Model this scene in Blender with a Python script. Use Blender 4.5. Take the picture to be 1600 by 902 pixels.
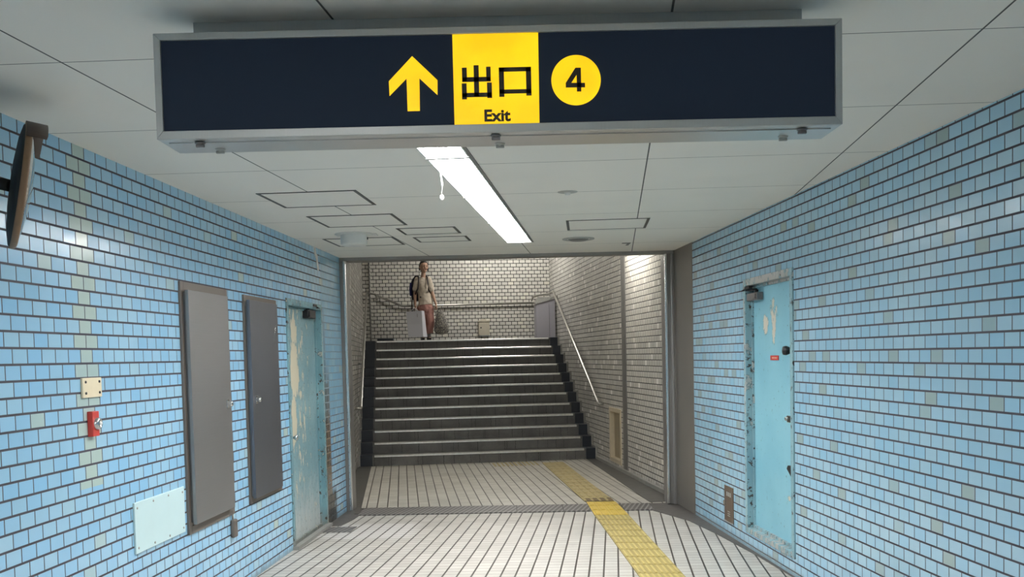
import bpy, bmesh, math, random
from math import sin, cos, tan, atan, atan2, pi, radians
from mathutils import Vector, Matrix

for o in list(bpy.data.objects):
    bpy.data.objects.remove(o, do_unlink=True)
scene = bpy.context.scene
C = scene.collection
random.seed(7)

# ------------------------------------------------------------------ camera
EYE, H = 1.595, 2.65                       # camera height, ceiling height of the hall
F_PX, PY = 1550.0, 633.0                   # focal length and principal row in pixels of a 1600 px wide frame
TH, RO = atan(0.0496), 0.0225              # pitch down, roll
cam = bpy.data.cameras.new('camera')
cam_o = bpy.data.objects.new('camera', cam)
C.objects.link(cam_o)
cam.sensor_fit = 'HORIZONTAL'
cam.sensor_width = 36.0
cam.lens = F_PX / 1600.0 * 36.0
cam.shift_y = (PY - 451.0) / 1600.0
cam.clip_start = 0.05
r_ = Vector((1, 0, 0)); u_ = Vector((0, sin(TH), cos(TH))); f_ = Vector((0, cos(TH), -sin(TH)))
cr = r_ * cos(RO) - u_ * sin(RO); cu = r_ * sin(RO) + u_ * cos(RO)
m = Matrix(((cr.x, cu.x, -f_.x, 0), (cr.y, cu.y, -f_.y, 0), (cr.z, cu.z, -f_.z, EYE), (0, 0, 0, 1)))
cam_o.matrix_world = m
scene.camera = cam_o

# ------------------------------------------------------------------ world, exposure, light strengths
w = bpy.data.worlds.new('world'); scene.world = w; w.use_nodes = True
w.node_tree.nodes['Background'].inputs[0].default_value = (0.6, 0.65, 0.7, 1)
w.node_tree.nodes['Background'].inputs[1].default_value = 0.02
vs = scene.view_settings
scene.display_settings.display_device = 'sRGB'
vs.view_transform = 'Standard'; vs.look = 'None'; vs.gamma = 1.0
vs.use_curve_mapping = False
vs.exposure = 0.0
try:
    scene.cycles.use_denoising = True
    scene.cycles.max_bounces = 8
    scene.cycles.diffuse_bounces = 5
    scene.cycles.glossy_bounces = 4
    scene.cycles.sample_clamp_indirect = 6.0
except Exception:
    pass
LAMP_HALL = 58.0        # emission of the hall's ceiling lamp diffusers
LAMP_FILL_BACK = 48.0        # unseen lamps added behind the viewer to brighten the hall
LAMP_STAIR = 55.0       # lamps over the stairs
SIGN_GLOW = 1.0
LAMP_LANDING = 150.0

# ------------------------------------------------------------------ frames (plan geometry)
def norm2(x, y):
    l = math.hypot(x, y); return (x / l, y / l)
class Frame:
    """Local x runs along the wall, local y*sg points into the room, z up."""
    def __init__(s, P, D, sg):
        s.P, s.D, s.sg = P, norm2(*D), sg
        s.rot = atan2(s.D[1], s.D[0])
    def mat(s, a=0.0, d=0.0, z=0.0):
        v = Vector((s.P[0] + s.D[0] * a, s.P[1] + s.D[1] * a, z))
        n = Vector((-s.D[1], s.D[0], 0)) * (s.sg * d)
        return Matrix.Translation(v + n) @ Matrix.Rotation(s.rot, 4, 'Z')
FL = Frame((-2.095, 4.17), (.0547, 1), -1)       # left blue wall
FR = Frame((2.141, 4.15), (-.0675, 1), 1)        # right blue wall
PHI = atan(0.11)
PU = (cos(PHI), sin(PHI)); PV = (-sin(PHI), cos(PHI)); PO = (0.0, 10.5)
def pw(u, v, z=0.0):
    return Vector((PO[0] + PU[0] * u + PV[0] * v, PO[1] + PU[1] * u + PV[1] * v, z))
FP = Frame(PO, PU, 1)                            # stair passage floor frame: x = u, y = v
UL, UR, VB = -1.83, 1.77, 8.87
FPL = Frame(tuple(pw(UL, 0).xy), PV, -1)
FPR = Frame(tuple(pw(UR, 0).xy), PV, 1)
FPB = Frame(tuple(pw(0, VB).xy), PU, -1)
FPB.sg = -1

# ------------------------------------------------------------------ node helpers
class NB:
    def __init__(s, name):
        s.m = bpy.data.materials.new(name); s.m.use_nodes = True
        s.t = s.m.node_tree; s.bsdf = s.t.nodes['Principled BSDF']
    def n(s, typ, **k):
        x = s.t.nodes.new(typ)
        for a, b in k.items(): setattr(x, a, b)
        return x
    def put(s, sock, v):
        if isinstance(v, (int, float)):
            sock.default_value = v
        elif isinstance(v, (tuple, list)):
            sock.default_value = tuple(v) if len(v) != 3 or sock.type == 'VECTOR' else tuple(v) + (1,)
        else:
            s.t.links.new(v, sock)
    def math(s, op, a, b=None, c=None, clamp=False):
        x = s.n('ShaderNodeMath', operation=op); x.use_clamp = clamp
        s.put(x.inputs[0], a)
        if b is not None: s.put(x.inputs[1], b)
        if c is not None: s.put(x.inputs[2], c)
        return x.outputs[0]
    def mix(s, f, a, b, typ='MIX'):
        x = s.n('ShaderNodeMix', data_type='RGBA', blend_type=typ)
        s.put(x.inputs[0], f); s.put(x.inputs[6], a); s.put(x.inputs[7], b)
        return x.outputs[2]
    def step(s, v, lo, hi):
        x = s.n('ShaderNodeMapRange', interpolation_type='SMOOTHSTEP')
        s.put(x.inputs[0], v); s.put(x.inputs[1], lo); s.put(x.inputs[2], hi)
        return x.outputs[0]
    def xyz(s):
        tc = s.n('ShaderNodeTexCoord'); sp = s.n('ShaderNodeSeparateXYZ')
        s.t.links.new(tc.outputs['Object'], sp.inputs[0])
        s.obj = tc.outputs['Object']
        return sp.outputs
    def vec(s, x, y, z=0.0):
        c = s.n('ShaderNodeCombineXYZ')
        s.put(c.inputs[0], x); s.put(c.inputs[1], y); s.put(c.inputs[2], z)
        return c.outputs[0]
    def white(s, v):
        x = s.n('ShaderNodeTexWhiteNoise', noise_dimensions='3D'); s.put(x.inputs[0], v)
        return x.outputs[0], x.outputs[1]
    def noise(s, v, scale, detail=3.0, rough=0.5, dim='3D'):
        x = s.n('ShaderNodeTexNoise', noise_dimensions=dim)
        if v is not None: s.put(x.inputs['Vector'], v)
        x.inputs['Scale'].default_value = scale; x.inputs['Detail'].default_value = detail
        x.inputs['Roughness'].default_value = rough
        return x.outputs[0]
    def bump(s, h, strength=0.5, dist=0.01):
        x = s.n('ShaderNodeBump'); x.inputs['Strength'].default_value = strength
        x.inputs['Distance'].default_value = dist; s.put(x.inputs['Height'], h)
        s.t.links.new(x.outputs[0], s.bsdf.inputs['Normal'])
    def set(s, color=None, rough=None, metal=None, spec=None, coat=None):
        if color is not None: s.put(s.bsdf.inputs['Base Color'], color)
        if rough is not None: s.put(s.bsdf.inputs['Roughness'], rough)
        if metal is not None: s.put(s.bsdf.inputs['Metallic'], metal)
        if spec is not None: s.put(s.bsdf.inputs['Specular IOR Level'], spec)
        if coat is not None: s.put(s.bsdf.inputs['Coat Weight'], coat)
        return s.m

def lin(r, g, b):
    f = lambda c: ((c / 255) / 12.92) if c / 255 <= .04045 else (((c / 255) + .055) / 1.055) ** 2.4
    return (f(r), f(g), f(b))

def plain(name, col, rough=0.5, metal=0.0, var=0.06, scale=30.0, bumpy=0.0, emis=None):
    b = NB(name); b.xyz()
    nz = b.noise(b.obj, scale)
    k = b.math('MULTIPLY_ADD', nz, 2 * var, 1 - var)
    hs = b.n('ShaderNodeHueSaturation'); b.put(hs.inputs['Value'], k); b.put(hs.inputs['Color'], col)
    b.set(hs.outputs[0], rough, metal)
    if bumpy: b.bump(nz, bumpy, 0.004)
    if emis:
        b.put(b.bsdf.inputs['Emission Color'], emis[0]); b.bsdf.inputs['Emission Strength'].default_value = emis[1]
    return b.m

def gauss(b, x, c, w):
    """1 inside |x-c|<w with soft edges"""
    d = b.math('ABSOLUTE', b.math('SUBTRACT', x, c))
    return b.math('SUBTRACT', 1.0, b.step(d, w * .7, w * 1.15))

def tile_mat(name, TW, TH_, z0, s0, cols, grout, gh, gv, rough=(.16, .12), pale=None, pale_p=.08, strip=None,
             parity=0, dirt=None, tilt=.35, wave=.12, stain=None, dirtcol=(.05, .045, .04), over=None, spec=.5):
    b = NB(name); X, Y, Z = b.xyz()
    nn = b.n('ShaderNodeTexCoord'); sn_ = b.n('ShaderNodeSeparateXYZ'); b.t.links.new(nn.outputs['Normal'], sn_.inputs[0])
    side = b.math('GREATER_THAN', b.math('ABSOLUTE', sn_.outputs[0]), .7)
    X = b.math('ADD', b.math('MULTIPLY', X, b.math('SUBTRACT', 1.0, side)), b.math('MULTIPLY', Y, side))
    fz0 = b.math('DIVIDE', b.math('SUBTRACT', Z, z0), TH_)
    row = b.math('FLOOR', fz0); fz = b.math('SUBTRACT', fz0, row)
    off = b.math('MULTIPLY', b.math('FLOORED_MODULO', b.math('ADD', row, parity), 2.0), 0.5)
    fs0 = b.math('ADD', b.math('DIVIDE', b.math('SUBTRACT', X, s0), TW), off)
    col = b.math('FLOOR', fs0); fs = b.math('SUBTRACT', fs0, col)
    ds = b.math('MULTIPLY', b.math('MINIMUM', fs, b.math('SUBTRACT', 1.0, fs)), TW)
    dz = b.math('MULTIPLY', b.math('MINIMUM', fz, b.math('SUBTRACT', 1.0, fz)), TH_)
    mask = b.math('MULTIPLY', b.step(ds, gv * .5 - .0008, gv * .5 + .0012), b.step(dz, gh * .5 - .0008, gh * .5 + .0012))
    rnd, rc = b.white(b.vec(col, row, 3.0))
    sp = b.n('ShaderNodeSeparateXYZ'); b.t.links.new(rc, sp.inputs[0])
    tile = b.mix(rnd, cols[0], cols[1])
    if pale is not None:
        p = b.step(sp.outputs[1], 1 - pale_p - .02, 1 - pale_p + .02)
        if strip:
            ctr = b.math('MULTIPLY_ADD', b.math('SUBTRACT', b.math('ADD', col, .5), off), TW, s0)
            inside = b.math('LESS_THAN', b.math('ABSOLUTE', b.math('SUBTRACT', ctr, strip[0])), strip[1])
            inside = b.math('MULTIPLY', inside, b.math('GREATER_THAN', Z, strip[2]))
            p = b.math('MAXIMUM', p, inside)
        tile = b.mix(p, tile, pale)
    nz = b.noise(b.obj, 1.7, 4.0)
    tile = b.mix(b.math('MULTIPLY', b.step(nz, .45, .7), .18), tile, (cols[0][0] * .6, cols[0][1] * .65, cols[0][2] * .7))
    c = b.mix(mask, grout, tile)
    rg = b.math('MULTIPLY_ADD', sp.outputs[2], rough[1], rough[0])
    if dirt:      # grime that builds up at the foot of the wall
        dn = b.noise(b.obj, 9.0, 5.0)
        k = b.math('SUBTRACT', dirt, b.math('ADD', Z, b.math('MULTIPLY', dn, dirt * .9)))
        c = b.mix(b.math('MULTIPLY', b.step(k, 0.0, dirt * .5), .55), c, dirtcol)
    if stain:
        for (sc, sw, zc, zw, scol, amt) in stain:
            sn = b.noise(b.obj, 14.0, 6.0, .65)
            k = b.math('MULTIPLY', gauss(b, X, sc, sw), gauss(b, Z, zc, zw))
            k = b.math('MULTIPLY', k, b.math('MULTIPLY', b.step(sn, .25, .48), amt))
            c = b.mix(k, c, scol)
    if over:      # area painted over with plain blue paint, joints half filled
        on = b.noise(b.obj, 7.0, 5.0, .6)
        k = b.math('MULTIPLY', b.step(b.math('ADD', X, b.math('MULTIPLY', on, .25)), over[0] + .10, over[0] + .16), b.step(b.math('ADD', Z, b.math('MULTIPLY', on, .5)), over[1] + .1, over[1] + .4))
        c = b.mix(b.math('MULTIPLY', k, b.math('MULTIPLY_ADD', b.math('SUBTRACT', 1.0, mask), .25, .30)), c, over[2])
    b.set(c, b.math('MULTIPLY_ADD', b.math('SUBTRACT', 1.0, mask), .6, rg), 0.0, spec)
    t1 = b.math('MULTIPLY', b.math('SUBTRACT', fs, .5), b.math('SUBTRACT', rnd, .5))
    t2 = b.math('MULTIPLY', b.math('SUBTRACT', fz, .5), b.math('SUBTRACT', sp.outputs[0], .5))
    wv = b.noise(b.obj, 26.0, 2.0)
    h = b.math('ADD', b.math('MULTIPLY', b.math('ADD', t1, t2), tilt), b.math('MULTIPLY_ADD', wv, wave, mask))
    b.bump(h, 0.6, 0.004)
    return b.m

# ------------------------------------------------------------------ materials
GROUT = lin(38, 38, 54)
M = {}
BA, BB = (.29, .57, .82), (.375, .62, .79)
STL = [(5.46, .125, .72, .80, (.16, .105, .055), .95), (5.50, .26, .08, .24, (.015, .02, .02), 1.0), (5.40, .07, 1.0, 1.1, (.10, .08, .05), .5)]
M['tile_left'] = tile_mat('blue_wall_tile_left', .118, .0704, .055, .006, (BA, BB), GROUT, .0100, .0066,
                          over=(5.36, 1.05, (.22, .40, .50)), spec=1.0, pale=lin(182, 203, 198), pale_p=.02, strip=(.655, .075, 1.0), dirt=.10, stain=STL,
                          rough=(.13, .12), dirtcol=(.16, .2, .2))
M['tile_right'] = tile_mat('blue_wall_tile_right', .118, .0704, .033, .022, ((.325, .58, .765), (.40, .615, .75)), GROUT, .0100, .0066,
                           spec=1.0, pale=lin(160, 182, 184), pale_p=.05, dirt=.12, rough=(.13, .12), dirtcol=(.2, .22, .2))
CR = ((.58, .56, .52), (.66, .64, .59))
M['tile_cream'] = tile_mat('cream_wall_tile', .118, .0704, .03, .02, CR, lin(40, 38, 38), .010, .008,
                           pale=(.68, .66, .60), pale_p=.03, dirt=.18, rough=(.16, .12), tilt=.3)
M['tile_back'] = tile_mat('cream_back_wall_tile', .118, .0704, .012, .0, CR, lin(40, 38, 38), .012, .012,
                          pale=(.70, .68, .60), pale_p=.1, rough=(.25, .12), tilt=.6)

def floor_mat(name, wa, wb, shear, skew, base, groutA, groutB, ga, gb, patch=False, phase=(0, 0)):
    b = NB(name); X, Y, Z = b.xyz()
    a = b.math('DIVIDE', b.math('ADD', b.math('SUBTRACT', X, b.math('MULTIPLY', Y, shear)), phase[0]), wa)
    c = b.math('DIVIDE', b.math('ADD', b.math('ADD', Y, b.math('MULTIPLY', X, skew)), phase[1]), wb)
    ca, cc = b.math('FLOOR', a), b.math('FLOOR', c)
    fa, fc = b.math('SUBTRACT', a, ca), b.math('SUBTRACT', c, cc)
    da = b.math('MULTIPLY', b.math('MINIMUM', fa, b.math('SUBTRACT', 1.0, fa)), wa)
    dc = b.math('MULTIPLY', b.math('MINIMUM', fc, b.math('SUBTRACT', 1.0, fc)), wb)
    rnd, rc = b.white(b.vec(ca, cc, 1.0))
    t = b.mix(rnd, base[0], base[1])
    n1 = b.noise(b.obj, 1.3, 5.0, .6)
    t = b.mix(b.math('MULTIPLY', b.step(n1, .42, .75), .35), t, tuple(x * .55 for x in base[0]))
    n2 = b.noise(b.vec(b.math('MULTIPLY', X, 3.0), b.math('MULTIPLY', Y, .8)), 6.0, 5.0, .7)
    t = b.mix(b.math('MULTIPLY', b.step(n2, .5, .8), .25), t, tuple(x * .6 for x in base[1]))
    if patch:
        k = b.math('MULTIPLY', gauss(b, X, -1.30, .42), gauss(b, Y, 9.13, .42))
        k2 = b.math('MULTIPLY', gauss(b, X, -1.72, .30), gauss(b, Y, 8.93, .10))
        t = b.mix(b.math('MULTIPLY', b.math('MAXIMUM', k, k2), .8), t, (.62, .60, .58))
    mB = b.step(dc, gb * .5 - .001, gb * .5 + .0015)
    t = b.mix(mB, groutB, t)
    mA = b.step(da, ga * .5 - .001, ga * .5 + .0015)
    t = b.mix(mA, groutA, t)
    b.set(t, b.math('MULTIPLY_ADD', n1, .2, .34), 0, .4)
    b.bump(b.math('ADD', b.math('ADD', mA, b.math('MULTIPLY', mB, .5)), b.math('MULTIPLY', rnd, .1)), .4, .004)
    return b.m
FA = ((.44, .42, .38), (.52, .50, .455))
M['floor_hall'] = floor_mat('hall_floor_tile', .107, .0985, .1045, .045, FA, lin(44, 36, 28), lin(122, 114, 102), .0125, .008, True)
M['floor_pass'] = floor_mat('passage_floor_tile', .112, .0985, 0, 0, ((.47, .45, .40), (.56, .54, .48)), lin(52, 44, 36), lin(120, 114, 100), .011, .006)

def ceil_mat():
    b = NB('ceiling_panel'); X, Y, Z = b.xyz()
    a = b.math('DIVIDE', b.math('SUBTRACT', b.math('SUBTRACT', X, b.math('MULTIPLY', Y, .1045)), -1.908), 1.052)
    c = b.math('DIVIDE', b.math('SUBTRACT', b.math('ADD', Y, b.math('MULTIPLY', X, .045)), 5.50), 1.03)
    fa, fc = b.math('FRACT', a), b.math('FRACT', c)
    da = b.math('MULTIPLY', b.math('MINIMUM', fa, b.math('SUBTRACT', 1.0, fa)), 1.052)
    dc = b.math('MULTIPLY', b.math('MINIMUM', fc, b.math('SUBTRACT', 1.0, fc)), 1.03)
    rnd, _ = b.white(b.vec(b.math('FLOOR', a), b.math('FLOOR', c), 0.0))
    n = b.noise(b.obj, 40.0, 4.0); n2 = b.noise(b.obj, 1.1, 4.0)
    col = b.mix(rnd, (.84, .81, .75), (.86, .83, .77))
    col = b.mix(b.math('MULTIPLY', b.step(n2, .5, .75), .12), col, (.60, .59, .55))
    m1 = b.step(da, .0025, .005); m2 = b.step(dc, .0016, .0045)
    col = b.mix(m2, (.16, .16, .15), col); col = b.mix(m1, (.10, .10, .095), col)
    b.set(col, .75, 0, .25)
    b.bump(b.math('ADD', b.math('MULTIPLY', n, .15), b.math('MULTIPLY', m1, m2)), .35, .003)
    return b.m
M['ceiling'] = ceil_mat()
M['stair_ceiling'] = plain('stair_ceiling_paint', (.62, .61, .58), .7)
M['end_wall'] = plain('end_wall_plaster', (.50, .56, .58), .6)

def steel(name, col, rough, stretch=(1, 1, 60), scale=4.0, metal=1.0):
    b = NB(name); X, Y, Z = b.xyz()
    n = b.noise(b.vec(b.math('MULTIPLY', X, stretch[0]), b.math('MULTIPLY', Y, stretch[1]), b.math('MULTIPLY', Z, stretch[2])), scale, 3.0)
    n2 = b.noise(b.obj, 2.5, 4.0)
    k = b.math('ADD', b.math('MULTIPLY_ADD', n, .10, .85), b.math('MULTIPLY', n2, .2))
    hs = b.n('ShaderNodeHueSaturation'); b.put(hs.inputs['Value'], k); b.put(hs.inputs['Color'], col)
    b.set(hs.outputs[0], b.math('MULTIPLY_ADD', n2, .16, rough - .05), metal)
    b.bump(n, .08, .001)
    return b.m
M['steel_door'] = steel('brushed_steel_panel', (.27, .262, .26), .42, metal=.75)
M['steel_door_dark'] = steel('dark_steel_panel', (.15, .155, .175), .38, metal=.75)
M['steel_frame'] = steel('bronze_steel_frame', (.19, .165, .145), .5, metal=.55)
M['cabinet_side'] = steel('cabinet_side_steel', (.22, .23, .24), .35, metal=.8)
M['shutter_steel'] = steel('shutter_steel', (.30, .29, .28), .38, (1, 1, .6), 3.0, metal=.7)
M['shutter_panel'] = steel('grey_brown_steel_panel', (.22, .205, .19), .45, (1, 1, .5), 2.0, metal=.5)
M['chrome'] = plain('chrome', (.78, .78, .78), .18, 1.0, .03)
M['rail'] = plain('stainless_rail', (.50, .49, .46), .30, 1.0, .05)
M['black_metal'] = plain('black_metal', (.025, .025, .028), .4, .4, .2)
M['dark_hole'] = plain('dark_hole', (.012, .012, .012), .9)
M['sign_frame'] = steel('aluminium_sign_frame', (.44, .445, .43), .42, (60, 1, 1), 3.0, metal=.55)
M['sign_under'] = steel('aluminium_sign_base', (.50, .49, .47), .30, (3, 1, 1), 2.0, metal=.7)
M['sign_black'] = plain('sign_dark_panel', lin(28, 36, 46), .75, 0, .06, 4.0, emis=(lin(28, 36, 50) + (1,), .35))
M['sign_black'].node_tree.nodes['Principled BSDF'].inputs['Specular IOR Level'].default_value = .15
def sign_yellow():
    b = NB('sign_yellow_backlit'); X, Y, Z = b.xyz()
    n = b.noise(b.obj, 5.0, 2.0)
    col = b.mix(b.step(n, .35, .65), (1.0, .57, .0, 1), (1.0, .70, .002, 1))
    b.set((.25, .16, .005), .5)
    b.put(b.bsdf.inputs['Emission Color'], col); b.bsdf.inputs['Emission Strength'].default_value = SIGN_GLOW * 1.05
    return b.m
M['sign_yellow'] = sign_yellow()
M['sign_ink'] = plain('sign_ink', (.018, .012, .006), .5)
M['lamp_housing'] = plain('lamp_housing_white', (.80, .80, .78), .35, 0, .03)
def emit(name, col, k):
    b = NB(name); b.set((.8, .8, .8), .4)
    b.put(b.bsdf.inputs['Emission Color'], col + (1,)); b.bsdf.inputs['Emission Strength'].default_value = k
    return b.m
M['lamp_glow'] = emit('lamp_diffuser_glow', (1.0, .99, .985), LAMP_HALL)
M['lamp_fill_glow'] = emit('lamp_fill_diffuser_glow', (1.0, .99, .985), LAMP_FILL_BACK)
M['lamp_glow_stair'] = emit('lamp_diffuser_glow_stair', (1.0, .955, .86), LAMP_STAIR)
M['lamp_glow_landing'] = emit('lamp_diffuser_glow_landing', (1.0, .97, .90), LAMP_LANDING)
M['white_plastic'] = plain('white_plastic', (.70, .70, .67), .45)
M['grey_plastic'] = plain('grey_plastic', (.40, .40, .37), .5)
M['cream_plate'] = plain('cream_plate', (.80, .70, .50), .4)
M['red_plate'] = plain('red_plate', (.52, .045, .035), .4)
M['pale_panel'] = plain('pale_blue_panel', (.56, .74, .76), .45, 0, .04, 6.0)
M['mirror_brown'] = plain('mirror_brown_metal', (.085, .06, .048), .5, .1, .1)
M['mirror_back'] = plain('mirror_dark_back', (.012, .014, .015), .6, 0, .1)
M['mirror_rim'] = plain('mirror_orange_rim', (.20, .115, .06), .5, 0, .1)
M['mirror_glass'] = plain('mirror_glass', (.85, .87, .88), .06, 1.0, .0)
M['hatch_gap'] = plain('hatch_dark_frame', (.075, .075, .068), .5, .2)
M['hatch_panel'] = plain('hatch_panel', (.84, .81, .75), .7, 0, .03)
M['kerb'] = plain('dark_floor_gutter', (.075, .070, .064), .55, 0, .4, 12.0, .3)
M['kerb_pass'] = plain('passage_gutter', (.065, .062, .055), .5, 0, .35, 9.0, .3)
M['beige'] = plain('beige_frame_paint', (.52, .45, .33), .5, 0, .1, 20)
M['beige_dark'] = plain('beige_door_panel', (.33, .275, .185), .5, 0, .15, 12)
M['gray_box'] = steel('lavender_grey_panel', (.36, .35, .39), .5, (1, 1, 1), 2.0, metal=.1)
M['brown_plate'] = steel('brown_steel_plate', (.17, .13, .10), .4, metal=.6)
M['bin_cream'] = plain('cream_box_metal', (.50, .46, .37), .4, .1, .12, 14)
M['grout_strip'] = plain('expansion_strip', (.155, .15, .145), .5, 0, .12, 5)

def peel_mat(name, paint, paint2, cream, spots, base_thr, specks=.70, foot=0.0, foot_col=(.5, .5, .48), dark=(.05, .04, .03)):
    b = NB(name); X, Y, Z = b.xyz()
    n0 = b.noise(b.obj, 2.2, 4.0)
    c = b.mix(b.step(n0, .35, .65), paint, paint2)
    if foot:
        nf = b.noise(b.vec(b.math('MULTIPLY', X, 5), Y, b.math('MULTIPLY', Z, 1.4)), 4.0, 6.0, .65)
        k = b.math('SUBTRACT', foot, b.math('MULTIPLY_ADD', nf, foot * .9, Z))
        c = b.mix(b.math('MULTIPLY', b.step(k, -.1 * foot, foot * .55), .85), c, foot_col)
    nd = b.noise(b.vec(b.math('MULTIPLY', X, 2.0), Y, Z), 19.0, 7.0, .68)
    c = b.mix(b.step(nd, specks, specks + .025), c, dark)
    amt = None
    for (sc, sw, zc, zw, a) in spots:
        g = b.math('ADD', b.math('POWER', b.math('DIVIDE', b.math('SUBTRACT', X, sc), sw), 2.0),
                   b.math('POWER', b.math('DIVIDE', b.math('SUBTRACT', Z, zc), zw), 2.0))
        g = b.math('MULTIPLY', b.math('MAXIMUM', b.math('SUBTRACT', 1.0, g), 0.0), a)
        amt = g if amt is None else b.math('MAXIMUM', amt, g)
    np_ = b.noise(b.vec(b.math('MULTIPLY', X, 2.6), Y, Z), 7.5, 8.0, .66)
    v = b.math('ADD', np_, amt)
    k = b.step(v, base_thr, base_thr + .02)
    rim = b.math('SUBTRACT', b.step(v, base_thr - .035, base_thr - .01), k)
    c = b.mix(b.math('MULTIPLY', rim, .55), c, dark)
    c = b.mix(k, c, cream)
    b.set(c, .42, 0, .45)
    b.bump(b.math('SUBTRACT', b.math('MULTIPLY', b.noise(b.obj, 12.0, 3.0), .4), k), .3, .003)
    return b.m
M['door_left'] = peel_mat('peeling_teal_paint', (.17, .30, .34), (.24, .38, .41), (.62, .56, .42),
                          [(.40, .12, 1.86, .17, .36), (.38, .16, 1.52, .32, .42), (.32, .13, 1.08, .28, .42), (.40, .30, 1.98, .15, .1), (.45, .5, 1.2, 1.1, .10)],
                          .63, .59, 1.0, (.50, .52, .50), (.12, .17, .17))
M['door_right'] = peel_mat('peeling_light_blue_paint', (.21, .47, .58), (.25, .52, .62), (.66, .60, .50),
                           [(.74, .09, 1.79, .10, .42), (.555, .065, 1.82, .24, .40), (.55, .20, 1.90, .10, .20), (.25, .05, .52, .03, .3), (.9, .3, 1.7, .5, .05)],
                           .74, .63, .0)
M['door_frame_left'] = peel_mat('worn_teal_frame', (.13, .26, .30), (.20, .36, .40), (.48, .44, .36), [(.6, 3, 1, 3, .06)], .66, .58, .35, (.22, .21, .18), (.06, .05, .04))
M['door_frame_right'] = peel_mat('worn_blue_frame', (.20, .36, .42), (.28, .45, .50), (.42, .42, .40), [(1.1, .16, 1.6, 1.1, .13), (.5, .8, 2.13, .08, .26), (.5, .9, .15, .08, .17)], .66, .575, .0, dark=(.05, .045, .04))
M['closer_right'] = plain('worn_grey_metal', (.16, .15, .15), .45, .5, .4, 40)

def stone_mat():
    b = NB('dark_step_stone'); X, Y, Z = b.xyz()
    n = b.noise(b.obj, 3.0, 6.0, .6); n2 = b.noise(b.obj, 45.0, 3.0)
    c = b.mix(b.step(n, .3, .7), (.095, .093, .088), (.165, .16, .15))
    c = b.mix(b.math('MULTIPLY', n2, .35), c, (.05, .05, .05))
    rs, _ = b.white(b.vec(b.math('FLOOR', b.math('DIVIDE', Z, .1595)), 4.0, 0.0))
    wv = b.noise(b.vec(b.math('MULTIPLY', X, 6), Y, b.math('MULTIPLY', Z, 14)), 3.0, 3.0)
    for (per, k, wd) in ((.31, 7.0, .0045), (.47, 3.3, .0035)):
        xs = b.math('DIVIDE', b.math('ADD', b.math('ADD', X, b.math('MULTIPLY', rs, k)), b.math('MULTIPLY', wv, .035)), per)
        fl = b.math('FLOOR', xs); fr = b.math('SUBTRACT', xs, fl)
        rr, _ = b.white(b.vec(fl, rs, 2.0))
        d = b.math('MULTIPLY', b.math('ABSOLUTE', b.math('SUBTRACT', fr, b.math('MULTIPLY_ADD', rr, .6, .2))), per)
        crack = b.math('SUBTRACT', 1.0, b.step(d, wd * .4, wd))
        c = b.mix(b.math('MULTIPLY', crack, .85), c, (.008, .008, .008))
    b.set(c, .5, 0, .4)
    b.bump(n2, .25, .003)
    return b.m
M['stone'] = stone_mat()
M['navy'] = plain('dark_navy_stone', (.012, .017, .026), .42, 0, .3, 9.0)
M['nosing'] = plain('worn_metal_nosing', (.74, .73, .70), .30, .85, .25, 22.0, .2)
M['edge_stone'] = plain('grey_skirting_stone', (.26, .255, .235), .5, 0, .2, 8)
M['tactile'] = plain('worn_yellow_tactile', (.42, .34, .15), .55, 0, .28, 7.0, .2)
M['tactile_near'] = plain('worn_yellow_tactile_near', (.47, .375, .12), .5, 0, .25, 6.0, .2)
M['tactile_low'] = plain('worn_yellow_tactile_low', (.36, .285, .095), .55, 0, .3, 6.0, .2)
M['tactile_new'] = plain('bright_yellow_tactile', (.62, .44, .06), .45, 0, .15, 8)
M['tactile_dark'] = plain('worn_tactile_base', (.13, .085, .03), .6, 0, .3, 12)
M['tactile_joint'] = plain('tactile_joint', (.17, .125, .05), .7)

def grate_mat():
    b = NB('ribbed_drain_cover'); X, Y, Z = b.xyz()
    a = b.math('FRACT', b.math('DIVIDE', b.math('ADD', X, b.math('MULTIPLY', Y, -.25)), .05))
    n = b.noise(b.obj, 8.0, 4.0)
    k = b.step(b.math('ABSOLUTE', b.math('SUBTRACT', a, .5)), .16, .24)
    c = b.mix(k, (.30, .29, .28), (.085, .08, .08))
    c = b.mix(b.math('MULTIPLY', n, .5), c, (.12, .11, .10))
    b.set(c, .45, .4); b.bump(b.math('SUBTRACT', 1.0, k), .5, .004)
    return b.m
M['grate'] = grate_mat()

M['skin'] = plain('skin', (.44, .27, .19), .5, 0, .04)
M['hair'] = plain('black_hair', (.012, .010, .010), .45)
M['shirt'] = plain('cream_shirt', (.58, .50, .41), .8, 0, .10, 30, .2)
M['trouser'] = plain('dusty_pink_trousers', (.42, .21, .18), .8, 0, .12, 20, .2)
M['shoe'] = plain('black_shoe', (.012, .012, .014), .5)
M['sock'] = plain('grey_sock', (.35, .35, .36), .8)
M['eye'] = plain('dark_eye', (.02, .015, .012), .3)
M['lip'] = plain('lip', (.33, .12, .10), .5)
M['backpack'] = plain('navy_backpack_fabric', (.012, .016, .035), .7, 0, .2)
M['backpack2'] = plain('blue_backpack_panel', (.015, .02, .12), .6)
M['strap'] = plain('dark_strap', (.025, .018, .02), .7)
M['paper'] = plain('white_paper_bag', (.66, .66, .72), .55, 0, .04, 5, .1)
def pattern_bag():
    b = NB('patterned_grey_cloth'); b.xyz()
    v = b.n('ShaderNodeTexVoronoi'); b.t.links.new(b.obj, v.inputs['Vector']); v.inputs['Scale'].default_value = 42
    c = b.mix(b.step(v.outputs[0], .25, .42), (.50, .48, .38), (.16, .15, .14))
    b.set(c, .75); return b.m
M['patterned'] = pattern_bag()

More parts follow.
